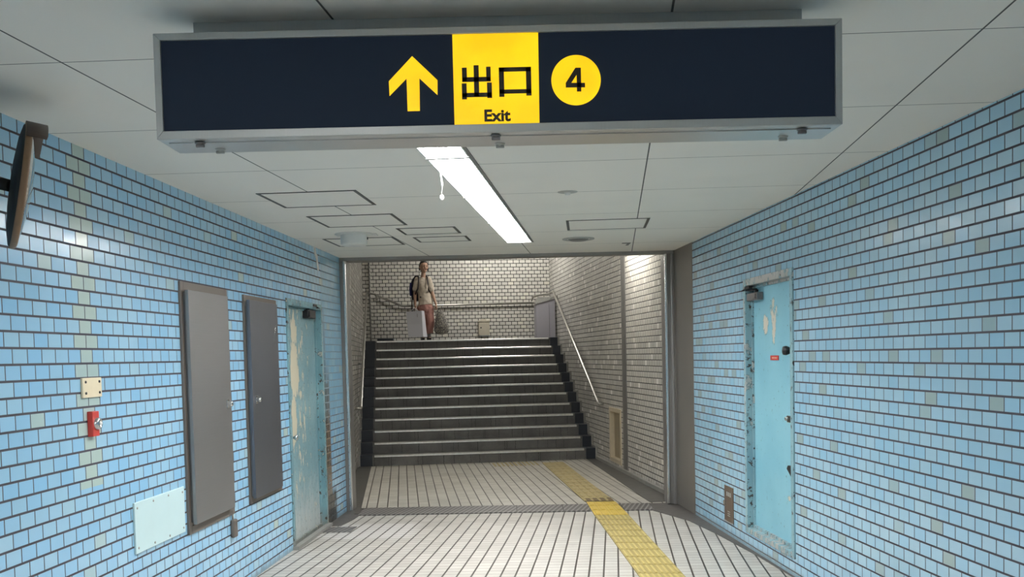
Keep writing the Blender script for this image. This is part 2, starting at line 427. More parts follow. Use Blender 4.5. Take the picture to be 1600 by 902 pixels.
# ------------------------------------------------------------------ mesh helpers
def bm_new(): return bmesh.new()
def box(bm, x0, x1, y0, y1, z0, z1, mi=0):
    vs_ = [bm.verts.new((x, y, z)) for z in (z0, z1) for y in (y0, y1) for x in (x0, x1)]
    for f in ((0, 2, 3, 1), (4, 5, 7, 6), (0, 1, 5, 4), (2, 6, 7, 3), (0, 4, 6, 2), (1, 3, 7, 5)):
        fc = bm.faces.new([vs_[i] for i in f]); fc.material_index = mi
    return vs_
def prism(bm, pts, a0, a1, axis='z', mi=0):
    """polygon extruded along an axis; pts are the other two coordinates in order"""
    def P(p, a):
        return {'z': (p[0], p[1], a), 'y': (p[0], a, p[1]), 'x': (a, p[0], p[1])}[axis]
    A = [bm.verts.new(P(p, a0)) for p in pts]; B = [bm.verts.new(P(p, a1)) for p in pts]
    n = len(pts)
    bm.faces.new(A).material_index = mi; bm.faces.new(B[::-1]).material_index = mi
    for i in range(n):
        bm.faces.new((A[i], B[i], B[(i + 1) % n], A[(i + 1) % n])).material_index = mi
def tube(bm, pts, r, seg=12, closed_ends=True):
    pts = [Vector(p) for p in pts]; rings = []
    rr = r if isinstance(r, (list, tuple)) else [r] * len(pts)
    up = Vector((0, 0, 1))
    for i, p in enumerate(pts):
        if i == 0: t = pts[1] - p
        elif i == len(pts) - 1: t = p - pts[i - 1]
        else: t = (pts[i + 1] - p).normalized() + (p - pts[i - 1]).normalized()
        t.normalize()
        a = t.cross(up)
        if a.length < .05: a = t.cross(Vector((1, 0, 0)))
        a.normalize(); b_ = t.cross(a).normalized()
        rings.append([bm.verts.new(p + (a * cos(2 * pi * k / seg) + b_ * sin(2 * pi * k / seg)) * rr[i]) for k in range(seg)])
    for i in range(len(rings) - 1):
        for k in range(seg):
            f = bm.faces.new((rings[i][k], rings[i][(k + 1) % seg], rings[i + 1][(k + 1) % seg], rings[i + 1][k])); f.smooth = True
    if closed_ends:
        bm.faces.new(rings[0]); bm.faces.new(rings[-1][::-1])
def lathe(bm, prof, seg=32, mat=None, smooth=True):
    """profile of (radius, height) turned around local z, then moved by mat"""
    mat = mat or Matrix.Identity(4); rings = []
    for (r, h) in prof:
        if r < 1e-6: rings.append([bm.verts.new(mat @ Vector((0, 0, h)))])
        else: rings.append([bm.verts.new(mat @ Vector((r * cos(2 * pi * k / seg), r * sin(2 * pi * k / seg), h))) for k in range(seg)])
    for a, b_ in zip(rings, rings[1:]):
        for k in range(seg):
            q = [a[k % len(a)], a[(k + 1) % len(a)], b_[(k + 1) % len(b_)], b_[k % len(b_)]]
            q = list(dict.fromkeys(q))
            if len(q) > 2:
                f = bm.faces.new(q); f.smooth = smooth
def obj(name, bm, mats, parent=None, mw=None, bevel=0.0, recalc=True):
    if recalc: bmesh.ops.recalc_face_normals(bm, faces=bm.faces)
    me = bpy.data.meshes.new(name); bm.to_mesh(me); bm.free()
    for mm in (mats if isinstance(mats, (list, tuple)) else [mats]): me.materials.append(mm)
    o = bpy.data.objects.new(name, me); C.objects.link(o)
    if parent: o.parent = parent
    if mw is not None: o.matrix_world = mw
    if bevel:
        md = o.modifiers.new('bevel', 'BEVEL'); md.width = bevel; md.segments = 2; md.limit_method = 'ANGLE'
    return o
def thing(name, label, cat, mw=None, group=None):
    o = bpy.data.objects.new(name, None); C.objects.link(o); o.empty_display_size = .1
    if mw is not None: o.matrix_world = mw
    o['label'] = label; o['category'] = cat
    if group: o['group'] = group
    return o
def tag(o, label, cat, group=None, kind=None):
    o['label'] = label; o['category'] = cat
    if group: o['group'] = group
    if kind: o['kind'] = kind
    return o
def struct(o, label=None):
    o['kind'] = 'structure'
    if label: o['label'] = label
    return o

# ------------------------------------------------------------------ room shell
T = 0.15     # wall thickness
def wall(name, fr, s0, s1, z0, z1, mat, holes=(), t=T):
    """wall slab behind its face (local d from 0 to -t) with rectangular holes (s0,s1,z0,z1)"""
    bm = bm_new(); g = fr.sg
    y0, y1 = sorted((0.0, -g * t))
    cuts = sorted(holes)
    a = s0
    for (h0, h1, hz0, hz1) in cuts:
        box(bm, a, h0, y0, y1, z0, z1)
        if hz0 > z0 + .001: box(bm, h0, h1, y0, y1, z0, hz0)
        if hz1 < z1 - .001: box(bm, h0, h1, y0, y1, hz1, z1)
        a = h1
    box(bm, a, s1, y0, y1, z0, z1)
    o = obj(name, bm, mat, None, fr.mat())
    return struct(o)
DL_HOLE = (4.15, 5.32, 0.0, 2.10)
DR_HOLE = (2.74, 3.82, .16, 2.14)
wl = wall('wall_left', FL, -10.0, 6.18, 0, 2.80, M['tile_left'], [DL_HOLE])
wr = wall('wall_right', FR, -10.0, 5.49, 0, 2.80, M['tile_right'], [DR_HOLE])
struct(wl, 'light blue brick-bond tiled wall on the left'); struct(wr, 'light blue brick-bond tiled wall on the right')
bm = bm_new(); box(bm, -2.9, 3.1, -6.15, -6.0, 0, 2.8)
struct(obj('wall_back', bm, M['end_wall']), 'plain wall closing the corridor behind the viewer')
# passage walls
pl = wall('wall_passage_left', FPL, -0.22, VB + .15, 0, 4.9, M['tile_cream'])
pr = wall('wall_passage_right', FPR, -0.15, VB + .15, 0, 4.9, M['tile_cream'], [(2.70, 3.36, .12, .80)], t=.2)
struct(pl, 'cream tiled wall left of the stairs'); struct(pr, 'cream tiled wall right of the stairs')
bm = bm_new(); box(bm, UL - .15, UR + .2, 0, .15, 0, 4.9)
o = obj('wall_stair_head', bm, M['tile_back'], None, FPB.mat()); struct(o, 'cream tiled end wall behind the landing')
# pilaster at the left end of the landing
bm = bm_new(); box(bm, UL, -1.70, 8.10, VB, 0, 4.9)
o = obj('trim_1', bm, M['tile_back'], None, FP.mat()); struct(o, 'cream tiled pilaster at the left end of the landing')
bm = bm_new(); box(bm, -1.712, -1.690, 8.08, 8.115, 1.91, 4.9)
struct(obj('trim_2', bm, M['grout_strip'], None, FP.mat()), 'grey corner strip of the landing pilaster')
# flat vertical expansion strip on the right passage wall
bm = bm_new(); box(bm, 2.29, 2.53, 0.0, .008, 0, 4.0)
struct(obj('trim_3', bm, M['grout_strip'], None, FPR.mat()), 'flat grey vertical strip in the right cream wall')

# floors
def poly_slab(name, pts, z0, z1, mat, mw=None):
    bm = bm_new(); prism(bm, pts, z0, z1); return struct(obj(name, bm, mat, None, mw))
def xl(y): return -2.095 + .0547 * (y - 4.17)
def xr(y): return 2.141 - .0675 * (y - 4.15)
dn = lambda x: 10.00 - .025 * x          # near edge of the drain line
df = lambda x: 10.53 - .030 * x          # far edge
fh = poly_slab('floor', [(xl(-6) - .1, -6.1), (xr(-6) + .1, -6.1), (xr(9.5) + .1, 9.5), (xr(10.5) + .1, dn(1.8)), (xl(10.2) - .1, dn(-1.8)), (xl(8) - .1, 8)], -.15, 0, M['floor_hall'])
fh['label'] = 'pale tiled floor of the corridor'
inv = FP.mat().inverted()
def tp(x, y): v = inv @ Vector((x, y, 0)); return (v.x, v.y)
a_ = tp(-2.05, df(-2.05)); b_ = tp(1.95, df(1.95))
fp = poly_slab('floor_passage', [a_, b_, (UR + .15, 4.6), (UL - .15, 4.6)], -.15, 0, M['floor_pass'], FP.mat())
fp['label'] = 'grey beige tiled floor in front of the stairs'
# drain cover line between the two floors
bm = bm_new(); prism(bm, [(-1.95, dn(-1.95)), (1.85, dn(1.85)), (1.85, df(1.85)), (-1.95, df(-1.95))], -.15, -.004)
struct(obj('trim_4', bm, M['kerb']), 'dark channel under the drain covers')
for i, (x0, x1) in enumerate(((-1.60, .02), (.03, .50), (.51, .785), (1.125, 1.42))):
    bm = bm_new(); g = .03
    prism(bm, [(x0, dn(x0) + g), (x1, dn(x1) + g), (x1, df(x1) - g), (x0, df(x0) - g)], -.02, .004)
    o = obj('drain_cover', bm, M['grate'])
    tag(o, ['long ribbed metal drain cover across the floor left of centre', 'short ribbed drain cover near the middle of the floor line',
            'short ribbed drain cover directly left of the bright yellow plates', 'ribbed drain cover right of the bright yellow plates'][i],
        'drain cover', 'ribbed covers of the cross drain')
bm = bm_new(); prism(bm, [(-1.84, 9.10), (-1.52, 9.08), (-1.50, 9.37), (-1.83, 9.38)], -.02, .004)
o = obj('floor_grate', bm, M['grate']); tag(o, 'small dark metal floor grate beside the peeling left door', 'floor grate')
# gutters
def strip(name, pts, z0, z1, mat, label, mw=None):
    bm = bm_new(); prism(bm, pts, z0, z1); return struct(obj(name, bm, mat, None, mw), label)
strip('trim_5', [(xr(9.9) - .36, 9.97), (xr(9.3) - .15, 9.3), (xr(8.6) - .085, 8.6), (xr(7.6) - .03, 7.6), (xr(6.5) - .012, 6.5), (xr(2) - .012, 2), (xr(2), 2), (xr(10.3), 10.3), (xr(10.3) - .40, 10.3)], -.02, .003, M['kerb'], 'dark gutter strip along the right wall foot')
strip('trim_6', [(xl(9.45), 9.45), (xl(9.45) + .14, 9.45), (-1.60, 9.80), (-1.58, 10.05), (xl(10.3), 10.3)], -.02, .003, M['kerb'], 'dark wet gutter by the end of the left wall')
strip('trim_7', [(UL, -.15), (-1.62, -.15), (-1.64, 4.38), (UL, 4.38)], -.02, .004, M['kerb_pass'], 'dark gutter left of the passage floor', FP.mat())
strip('trim_8', [(1.44, -.15), (UR, -.15), (UR, 4.38), (1.60, 4.38)], -.02, .004, M['kerb_pass'], 'dark gutter right of the passage floor', FP.mat())
strip('trim_9', [(UR - .035, .15), (UR, .15), (UR, 4.3), (UR - .035, 4.3)], 0, .05, M['edge_stone'], 'low stone skirting along the right cream wall', FP.mat())
bm = bm_new(); box(bm, 4.12, 5.34, -.0, .05, 0, .028)
o = obj('trim_10', bm, M['edge_stone'], None, FL.mat() @ Matrix.Scale(-1, 4, (0, 1, 0))); struct(o, 'worn stone threshold under the left door')

# ceiling with the recessed lamp slot: slabs left and right of the lamp row
def lampx(y): return -.448 + .1035 * (y - 5.09)
LW = .235
YA, YB = -5.6, 9.27
bm = bm_new()
xw = 3.4
prism(bm, [(-xw, -6.2), (lampx(-6.2), -6.2), (lampx(10.42), 10.42), (-xw, 10.42)], H, H + .12)
prism(bm, [(lampx(-6.2) + LW, -6.2), (xw, -6.2), (xw, 10.42), (lampx(10.42) + LW, 10.42)], H, H + .12)
prism(bm, [(lampx(YB), YB), (lampx(YB) + LW, YB), (lampx(10.42) + LW, 10.42), (lampx(10.42), 10.42)], H, H + .12)
prism(bm, [(lampx(1.3), 1.3), (lampx(1.3) + LW, 1.3), (lampx(3.95) + LW, 3.95), (lampx(3.95), 3.95)], H, H + .12)
prism(bm, [(lampx(-6.2), -6.2), (lampx(-6.2) + LW, -6.2), (lampx(YA) + LW, YA), (lampx(YA), YA)], H, H + .12)
o = struct(obj('ceiling', bm, M['ceiling']), 'white panelled corridor ceiling')
# passage ceiling (flat by the opening, then rising with the stairs)
bm = bm_new()
prism(bm, [(-.10, 3.02), (3.0, 3.02), (8.0, 4.45), (9.1, 4.45), (9.1, 4.6), (7.97, 4.6), (2.95, 3.17), (-.10, 3.17)], UL - .1, UR + .1, 'x')
struct(obj('ceiling_passage', bm, M['stair_ceiling'], None, FP.mat()), 'ceiling over the stairs')
# header over the opening
bm = bm_new(); prism(bm, [(-2.0, 10.36), (1.95, 10.36), (1.95, 10.46), (-2.0, 10.62)], 2.617, 3.2)
struct(obj('trim_11', bm, M['shutter_steel']), 'thin grey steel header over the opening')
bm = bm_new(); prism(bm, [(-2.1, 10.45), (2.1, 10.45), (2.1, 10.75), (-2.1, 10.32)], 2.66, 3.2)
struct(obj('trim_12', bm, M['stair_ceiling']), 'wall over the opening above the header')
# corridor-side filler behind the wall ends
bm = bm_new(); box(bm, -2.3, -1.80, 10.36, 10.60, 0, 2.8)
struct(obj('trim_13', bm, M['shutter_panel']), 'steel clad wall end left of the opening')
bm = bm_new(); box(bm, 5.49, 6.22, -.15, 0.004, 0, 2.66)
struct(obj('trim_14', bm, M['shutter_panel'], None, FR.mat()), 'wide grey brown steel panel at the end of the right wall')
bm = bm_new(); box(bm, 1.705, 1.95, 10.35, 10.60, 0, 2.66)
struct(obj('trim_15', bm, M['shutter_panel']), 'steel clad wall end right of the opening')

# shutter guide columns, one on each side of the opening
def guide(x0, x1, mirror, label):
    t = thing('shutter_guide', label, 'shutter guide', Matrix.Translation((x0, 10.34, 0)), 'steel shutter guides of the opening')
    W_ = x1 - x0
    bm = bm_new(); box(bm, 0, W_, 0.03, .26, 0, 2.617); obj('post', bm, M['shutter_steel'], t, None, .004)
    for k, a in enumerate((0.0, W_ - .028)):
        bm = bm_new(); box(bm, a, a + .028, 0, .028, 0, 2.617)
        obj('guide_lip', bm, M['chrome'] if (k == 0) == mirror else M['shutter_steel'], t, None, .006)
guide(-1.80, -1.695, False, 'grey steel shutter guide column left of the opening')
guide(1.612, 1.705, True, 'grey steel shutter guide column right of the opening')

# ------------------------------------------------------------------ doors
def Y(fr, d0, d1):
    a = sorted((fr.sg * d0, fr.sg * d1)); return a[0], a[1]
def make_door(fr, hole, num, leafmat, framemat, label, knobs, closer, sill):
    s0, s1, z0, z1 = hole
    t = thing('door_%d' % num, label, 'door', fr.mat(s0, 0, 0)); t['kind'] = 'structure'
    Wd = s1 - s0
    bm = bm_new(); f = .035
    y0, y1 = Y(fr, -.10, .012)
    box(bm, -f * .6, f, y0, y1, z0, z1 + .02); box(bm, Wd - f, Wd + f * .6, y0, y1, z0, z1 + .02)
    box(bm, f, Wd - f, y0, y1, z1 - f, z1 + .02)
    if sill: box(bm, -f * .6, Wd + f * .6, y0, y1, z0 - .03, z0 + .012)
    # inner stop
    y0, y1 = Y(fr, -.10, -.035)
    box(bm, f, f + .02, y0, y1, z0, z1 - f); box(bm, Wd - f - .02, Wd - f, y0, y1, z0, z1 - f)
    box(bm, f + .02, Wd - f - .02, y0, y1, z1 - f - .02, z1 - f)
    box(bm, f, Wd - f, y0, y1, z0 + .0, z0 + .035)
    obj('door_frame', bm, framemat, t, None, .003)
    y0, y1 = Y(fr, -.095, -.052)
    bm = bm_new(); box(bm, f + .012, Wd - f - .012, y0, y1, z0 + .03, z1 - f - .012)
    leaf = obj('door_leaf', bm, leafmat, t, None, .003)
    return t, leaf
dl, leaf_l = make_door(FL, DL_HOLE, 1, M['door_left'], M['door_frame_left'], 'peeling teal metal door in the left wall', None, None, False)
dr, leaf_r = make_door(FR, DR_HOLE, 2, M['door_right'], M['door_frame_right'], 'light blue metal door with peeling paint in the right wall', None, None, True)
def yb(fr, bm, s0, s1, d0, d1, z0, z1):
    a, b2 = Y(fr, d0, d1); box(bm, s0, s1, a, b2, z0, z1)
# door closers (body, arm, bracket)
def closer(fr, par, s0, s1, z0, z1, mat):
    bm = bm_new(); yb(fr, bm, s0, s1, -.052, .0, z0, z1); yb(fr, bm, s0 + .02, s0 + .08, -.0, .012, z0 + .01, z1 - .01)
    cl = obj('door_closer', bm, mat, par, None, .006)
    bm = bm_new(); g = fr.sg
    tube(bm, [(s0 + .07, g * -.02, z1), (s0 + .07, g * -.02, z1 + .022)], .016)
    tube(bm, [(s0 + .07, g * -.02, z1 + .022), (s1 + .06, g * .02, z1 + .03), (s1 - .10, g * .01, z1 + .045)], .009, 8)
    a, b2 = Y(fr, -.01, .02); box(bm, s1 - .14, s1 - .02, a, b2, z1 + .035, z1 + .055)
    obj('closer_arm', bm, M['black_metal'], cl)
closer(FR, dr, 3.53 - 2.74, 3.80 - 2.74, 1.985, 2.045, M['closer_right'])
closer(FL, dl, 4.86 - 4.15, 5.14 - 4.15, 2.01 - .03, 2.01 + .045, M['black_metal'])
# left door knob
bm = bm_new(); g = FL.sg
lathe(bm, [(.0, .055), (.022, .05), (.028, .04), (.022, .026), (.012, .02), (.012, .0), (.03, .0), (.03, -.004)], 20,
      Matrix.Translation((.235, g * -.052, .93)) @ Matrix.Rotation(-g * pi / 2, 4, 'X'))
obj('knob', bm, M['chrome'], dl)
# right door: three pieces of hardware down the edge, red plate
g = FR.sg
def rd(s): return s - 2.74
bm = bm_new()
lathe(bm, [(.0, .07), (.030, .066), (.034, .045), (.024, .02), (.024, .0)], 20, Matrix.Translation((.16, g * -.052, 1.588)) @ Matrix.Rotation(-g * pi / 2, 4, 'X'))
box(bm, .10, .15, g * -.05, g * -.035, 1.54, 1.61)
obj('knob', bm, M['black_metal'], dr)
bm = bm_new(); yb(FR, bm, .115, .20, -.052, -.02, 1.075, 1.125); yb(FR, bm, .20, .235, -.052, -.03, 1.08, 1.12)
lathe(bm, [(.0, .02), (.014, .018), (.016, .0)], 16, Matrix.Translation((.21, g * -.03, 1.10)) @ Matrix.Rotation(-g * pi / 2, 4, 'X'))
obj('latch', bm, M['chrome'], dr, None, .004)
bm = bm_new()
prism(bm, [(.09, .63), (.105, .625), (.135, .675), (.20, .712), (.245, .735), (.22, .762), (.15, .765), (.10, .74)], g * -.052, g * -.03, 'y')
obj('handle', bm, M['black_metal'], dr, None, .004)
bm = bm_new(); yb(FR, bm, .445, .625, -.052, -.047, 1.518, 1.553)
lb = obj('name_plate', bm, M['red_plate'], dr)
bm = bm_new()
for k in range(5): yb(FR, bm, .475 + k * .024, .475 + k * .024 + (.016 if k % 2 else .011), -.047, -.0462, 1.530, 1.540)
obj('lettering', bm, M['cream_plate'], lb)

# ------------------------------------------------------------------ steel cabinets on the left wall
def cabinet(s0, s1, z0, z1, d0, d1, dz0, dz1, knob_s, mat, label, scratch=False):
    t = thing('steel_cabinet', label, 'cabinet', FL.mat(s0, 0, z0), 'steel wall cabinets')
    bm = bm_new(); g = FL.sg
    f = .05; Wc = s1 - s0; Hc = z1 - z0
    y0, y1 = Y(FL, -.01, .014)
    box(bm, 0, f, y0, y1, 0, Hc); box(bm, Wc - f, Wc, y0, y1, 0, Hc)
    box(bm, f, Wc - f, y0, y1, 0, f); box(bm, f, Wc - f, y0, y1, Hc - f, Hc)
    y0, y1 = Y(FL, .0, .008); box(bm, f, Wc - f, y0, y1, f, Hc - f)
    obj('frame', bm, M['steel_frame'], t, None, .002)
    a, b2, c, d = d0 - s0, d1 - s0, dz0 - z0, dz1 - z0
    y0, y1 = Y(FL, .008, .028); bm = bm_new(); box(bm, a + .012, b2 - .012, y0, y1, c + .012, d - .012)
    obj('door_lip', bm, M['cabinet_side'], t)
    y0, y1 = Y(FL, .028, .052); bm = bm_new(); box(bm, a, b2, y0, y1, c, d)
    dr_ = obj('door', bm, mat, t, None, .003)
    bm = bm_new(); kz = 1.315 - z0; ks = knob_s - s0
    y0, y1 = Y(FL, .052, .056); box(bm, ks - .022, ks + .022, y0, y1, kz - .03, kz + .03)
    lathe(bm, [(0, .032), (.016, .030), (.019, .02), (.019, 0)], 16, Matrix.Translation((ks, g * .056, kz)) @ Matrix.Rotation(-g * pi / 2, 4, 'X'))
    obj('latch', bm, M['chrome'], dr_, None, .002)
    if scratch:
        bm = bm_new()
        tube(bm, [(3.66 - s0, g * .0525, 1.875 - z0), (3.65 - s0, g * .0525, 1.86 - z0), (3.59 - s0, g * .0525, 1.74 - z0)], .0016, 5)
        obj('scratch', bm, M['chrome'], dr_)
cabinet(1.835, 2.665, .545, 2.09, 1.862, 2.565, .605, 2.038, 2.49, M['steel_door'], 'wider grey steel wall cabinet beside the pale screwed panel')
cabinet(3.02, 3.825, .555, 2.08, 3.03, 3.715, .595, 2.042, 3.11, M['steel_door_dark'], 'darker grey steel wall cabinet beside the peeling door', True)

# small wall fittings, left wall
t = thing('wall_panel', 'pale blue rectangular screwed cover panel low on the left wall', 'wall panel', FL.mat(1.09, 0, .578))
bm = bm_new(); y0, y1 = Y(FL, 0, .012); box(bm, 0, .69, y0, y1, 0, .276); obj('plate', bm, M['pale_panel'], t, None, .003)
for (a, b2) in ((.03, .03), (.24, .02), (.45, .02), (.66, .03), (.03, .245), (.24, .255), (.45, .255), (.66, .245)):
    bm = bm_new(); lathe(bm, [(0, .004), (.006, .003), (.007, 0)], 10, Matrix.Translation((a, FL.sg * .012, b2)) @ Matrix.Rotation(-FL.sg * pi / 2, 4, 'X'))
    obj('screw', bm, M['grey_plastic'], t)
t = thing('blank_plate', 'cream blank cover plate with four dark screws above the red call button', 'cover plate', FL.mat(.580, 0, 1.438))
bm = bm_new(); y0, y1 = Y(FL, 0, .012); box(bm, 0, .195, y0, y1, 0, .096); obj('plate', bm, M['cream_plate'], t, None, .003)
for a in (.028, .168):
    for b2 in (.022, .076):
        bm = bm_new(); lathe(bm, [(0, .004), (.006, .004), (.007, 0)], 10, Matrix.Translation((a, FL.sg * .012, b2)) @ Matrix.Rotation(-FL.sg * pi / 2, 4, 'X'))
        obj('screw', bm, M['black_metal'], t)
t = thing('call_button', 'red call button plate with a chrome round key switch', 'switch', FL.mat(.632, 0, 1.248))
bm = bm_new(); y0, y1 = Y(FL, 0, .028); box(bm, 0, .068, y0, y1, 0, .122); obj('plate', bm, M['red_plate'], t, None, .003)
bm = bm_new(); lathe(bm, [(0, .008), (.012, .010), (.016, .022), (.027, .016), (.030, .0)], 24, Matrix.Translation((.040, FL.sg * .028, .062)) @ Matrix.Rotation(-FL.sg * pi / 2, 4, 'X'))
k = obj('key_switch', bm, M['chrome'], t)
bm = bm_new(); lathe(bm, [(0, .026), (.009, .024), (.011, .008)], 16, Matrix.Translation((.040, FL.sg * .028, .062)) @ Matrix.Rotation(-FL.sg * pi / 2, 4, 'X'))
obj('lock_core', bm, M['white_plastic'], k)
t = thing('conduit_box', 'small brown grey conduit box under the nearer steel cabinet', 'conduit box', FL.mat(2.60, 0, .385))
bm = bm_new(); y0, y1 = Y(FL, 0, .03); box(bm, 0, .075, y0, y1, 0, .125); obj('body', bm, M['steel_frame'], t, None, .01)
bm = bm_new(); tube(bm, [(.037, FL.sg * .008, .125), (.037, FL.sg * .008, .165)], .007, 8)
obj('conduit', bm, M['grey_plastic'], t)
# white caulk run near the top of the left wall
bm = bm_new(); g = FL.sg
prism(bm, [(5.13, 2.648), (5.19, 2.648), (5.21, 2.60), (5.27, 2.575), (5.265, 2.53), (5.29, 2.44), (5.245, 2.44), (5.22, 2.53), (5.16, 2.58)], g * 0, g * .006, 'y')
o = obj('caulk_streak', bm, M['white_plastic'], None, FL.mat()); tag(o, 'white caulk streak at the top of the left wall above the door', 'streak')
# right wall small steel plate
t = thing('service_plate', 'small upright brown steel plate low on the right wall', 'cover plate', FR.mat(4.20, 0, .12))
bm = bm_new(); y0, y1 = Y(FR, 0, .008); box(bm, 0, .26, y0, y1, 0, .312); pt = obj('plate', bm, M['brown_plate'], t, None, .003)
bm = bm_new()
for k in range(3): yb(FR, bm, .06 + k * .05, .09 + k * .05, .008, .0095, .225, .262)
for k in range(3): yb(FR, bm, .09, .16, .008, .0095, .055 + k * .018, .061 + k * .018)
obj('lettering', bm, M['grey_plastic'], pt)
bm = bm_new(); yb(FR, bm, .215, .245, .008, .022, .14, .18); yb(FR, bm, .0, .26, .008, .016, .0, .012)
obj('latch', bm, M['chrome'], t, None, .002)

# ------------------------------------------------------------------ ceiling lamps (recessed row)
RZL = atan2(1, .1035) - pi / 2
def lamp_unit(y0, y1, label, glow, cord=False, group='recessed corridor ceiling lamps'):
    t = thing('ceiling_lamp', label, 'ceiling lamp', Matrix.Translation((lampx(y0) + LW / 2, y0, H)) @ Matrix.Rotation(RZL, 4, 'Z'), group)
    L = (y1 - y0) / cos(RZL); wd = LW / 2 * .985
    bm = bm_new(); hh = .085
    box(bm, -wd, -wd + .008, .004, L - .004, -.006, hh); box(bm, wd - .008, wd, .004, L - .004, -.006, hh)
    box(bm, -wd, wd, .004, L - .004, hh, hh + .01)
    box(bm, -wd, wd, .001, .022, -.010, hh); box(bm, -wd, wd, L - .022, L - .001, -.010, hh)
    obj('housing', bm, M['lamp_housing'], t)
    bm = bm_new(); box(bm, -wd + .012, wd - .012, .022, L - .022, .043, .049)
    obj('diffuser', bm, glow, t)
    for xx in (-.05, .05):
        bm = bm_new(); tube(bm, [(xx, .05, .036), (xx, L - .05, .036)], .011, 10)
        obj('tube', bm, glow, t)
    return t
ys = [3.96, 5.29, 6.60, 7.88, 9.26]
names = ['nearest lit section of the ceiling lamp row, just past the exit sign', 'second lit section of the ceiling lamp row, with the hanging string',
         'third lit section of the ceiling lamp row', 'farthest lit section of the ceiling lamp row, next to the opening']
for i in range(4): lamp_unit(ys[i], ys[i + 1], names[i], M['lamp_glow'])
for i in range(5): lamp_unit(-5.55 + i * 1.35, -5.55 + (i + 1) * 1.35 - .01, 'added unseen ceiling lamp section behind the viewer', M['lamp_fill_glow'], group='added ceiling lamps behind the viewer')  # out-of-view units added for more light, continuing the visible row
# thin grey edge profile beside the lamp row
bm = bm_new(); prism(bm, [(lampx(3.95) + LW + .001, 3.95), (lampx(3.95) + LW + .016, 3.95), (lampx(9.27) + LW + .016, 9.27), (lampx(9.27) + LW + .001, 9.27)], H - .006, H + .004)
struct(obj('trim_16', bm, M['grout_strip']), 'thin grey edge beside the lamp row')
# string and clip
bm = bm_new(); tube(bm, [(-.372, 5.62, 2.69), (-.370, 5.60, 2.62), (-.362, 5.60, 2.56), (-.366, 5.60, 2.505)], .0045, 6)
lathe(bm, [(0, 2.505), (.010, 2.50), (.013, 2.485), (.008, 2.474), (0, 2.472)], 10, Matrix.Translation((-.366, 5.60, 0)))
tag(obj('pull_string', bm, M['white_plastic']), 'short white string hanging from the ceiling lamp row', 'string')

# ------------------------------------------------------------------ exit sign
t = thing('exit_sign', 'long dark hanging station sign with yellow arrow, exit panel and number 4', 'sign', Matrix.Translation((-.018, 3.0, 2.261)))
X0, X1, SZ = -1.02, 1.02, .310
bm = bm_new(); fw = .020
box(bm, X0, X1, .0, .19, .0, SZ)
bmesh.ops.recalc_face_normals(bm, faces=bm.faces)
cas = obj('casing', bm, M['sign_under'], t, None, .002)
bm = bm_new()
def mitre(bm):
    o_ = [(X0 - .0, 0), (X1, 0), (X1, SZ), (X0, SZ)]; i_ = [(X0 + fw, fw + .004), (X1 - fw, fw + .004), (X1 - fw, SZ - fw), (X0 + fw, SZ - fw)]
    for k in range(4):
        q = [o_[k], o_[(k + 1) % 4], i_[(k + 1) % 4], i_[k]]
        prism(bm, q, -.014, .0, 'y')
mitre(bm); obj('bezel', bm, M['sign_frame'], t, None, .0015)
SX = .018    # from world x to sign x
bm = bm_new(); box(bm, X0 + fw, X1 - fw, -.004, -.0, fw + .004, SZ - fw); obj('dark_panel', bm, M['sign_black'], t)
def sx(x): return x + SX
def sz(z): return z - 2.261
bm = bm_new(); prism(bm, [(sx(-.1522), fw + .004), (sx(.1008), fw + .004), (sx(.1022), SZ - fw), (sx(-.1524), SZ - fw)], -.0065, -.004, 'y')
yp = obj('yellow_panel', bm, M['sign_yellow'], t)
bm = bm_new()
prism(bm, [(sx(a), sz(b2)) for a, b2 in [(-.2732, 2.4904), (-.1999, 2.4184), (-.2010, 2.3752), (-.2535, 2.4257), (-.2547, 2.3298), (-.291, 2.3298), (-.2915, 2.4256), (-.3436, 2.3755), (-.3444, 2.4184)]], -.0065, -.004, 'y')
obj('arrow', bm, M['sign_yellow'], t)
bm = bm_new(); cx, cz, rr = sx(.2122), sz(2.4095), .0735
prism(bm, [(cx + rr * cos(2 * pi * k / 64), cz + rr * sin(2 * pi * k / 64)) for k in range(64)], -.0065, -.004, 'y')
disc = obj('number_disc', bm, M['sign_yellow'], t)
def ink(bm, pts): prism(bm, [(sx(a), sz(b2)) for a, b2 in pts], -.0085, -.0065, 'y')
def ibox(bm, x0, x1, z0, z1): ink(bm, [(x0, z0), (x1, z0), (x1, z1), (x0, z1)])
bm = bm_new()
ibox(bm, .2140, .2270, 2.3755, 2.4452)                    # stem of the 4
ink(bm, [(.1812, 2.3880), (.2385, 2.3875), (.2385, 2.4005), (.1812, 2.4015)])
ink(bm, [(.1812, 2.4013), (.1975, 2.4010), (.2145, 2.4255), (.2145, 2.4452), (.2105, 2.4452)])
obj('numeral', bm, M['sign_ink'], disc)
bm = bm_new()
ibox(bm, -.0915, -.0765, 2.3680, 2.4590)                  # centre stroke of the first character
ibox(bm, -.1265, -.1120, 2.4130, 2.4528); ibox(bm, -.0545, -.0412, 2.4130, 2.4540)
ibox(bm, -.1265, -.0412, 2.4110, 2.4245)
ibox(bm, -.1280, -.1135, 2.3600, 2.4068); ibox(bm, -.0530, -.0385, 2.3625, 2.4078)
ibox(bm, -.1280, -.0385, 2.3660, 2.3785)
ibox(bm, -.0170, -.0018, 2.3650, 2.4505); ibox(bm, .0635, .0790, 2.3670, 2.4510)
ibox(bm, -.0170, .0790, 2.4385, 2.4510); ibox(bm, -.0170, .0790, 2.3740, 2.3860)
obj('characters', bm, M['sign_ink'], yp)
fc = bpy.data.curves.new('exit_text', 'FONT'); fc.body = 'Exit'; fc.size = .0475; fc.extrude = .0006; fc.offset = .0016
to = bpy.data.objects.new('lettering', fc); C.objects.link(to); to.parent = t
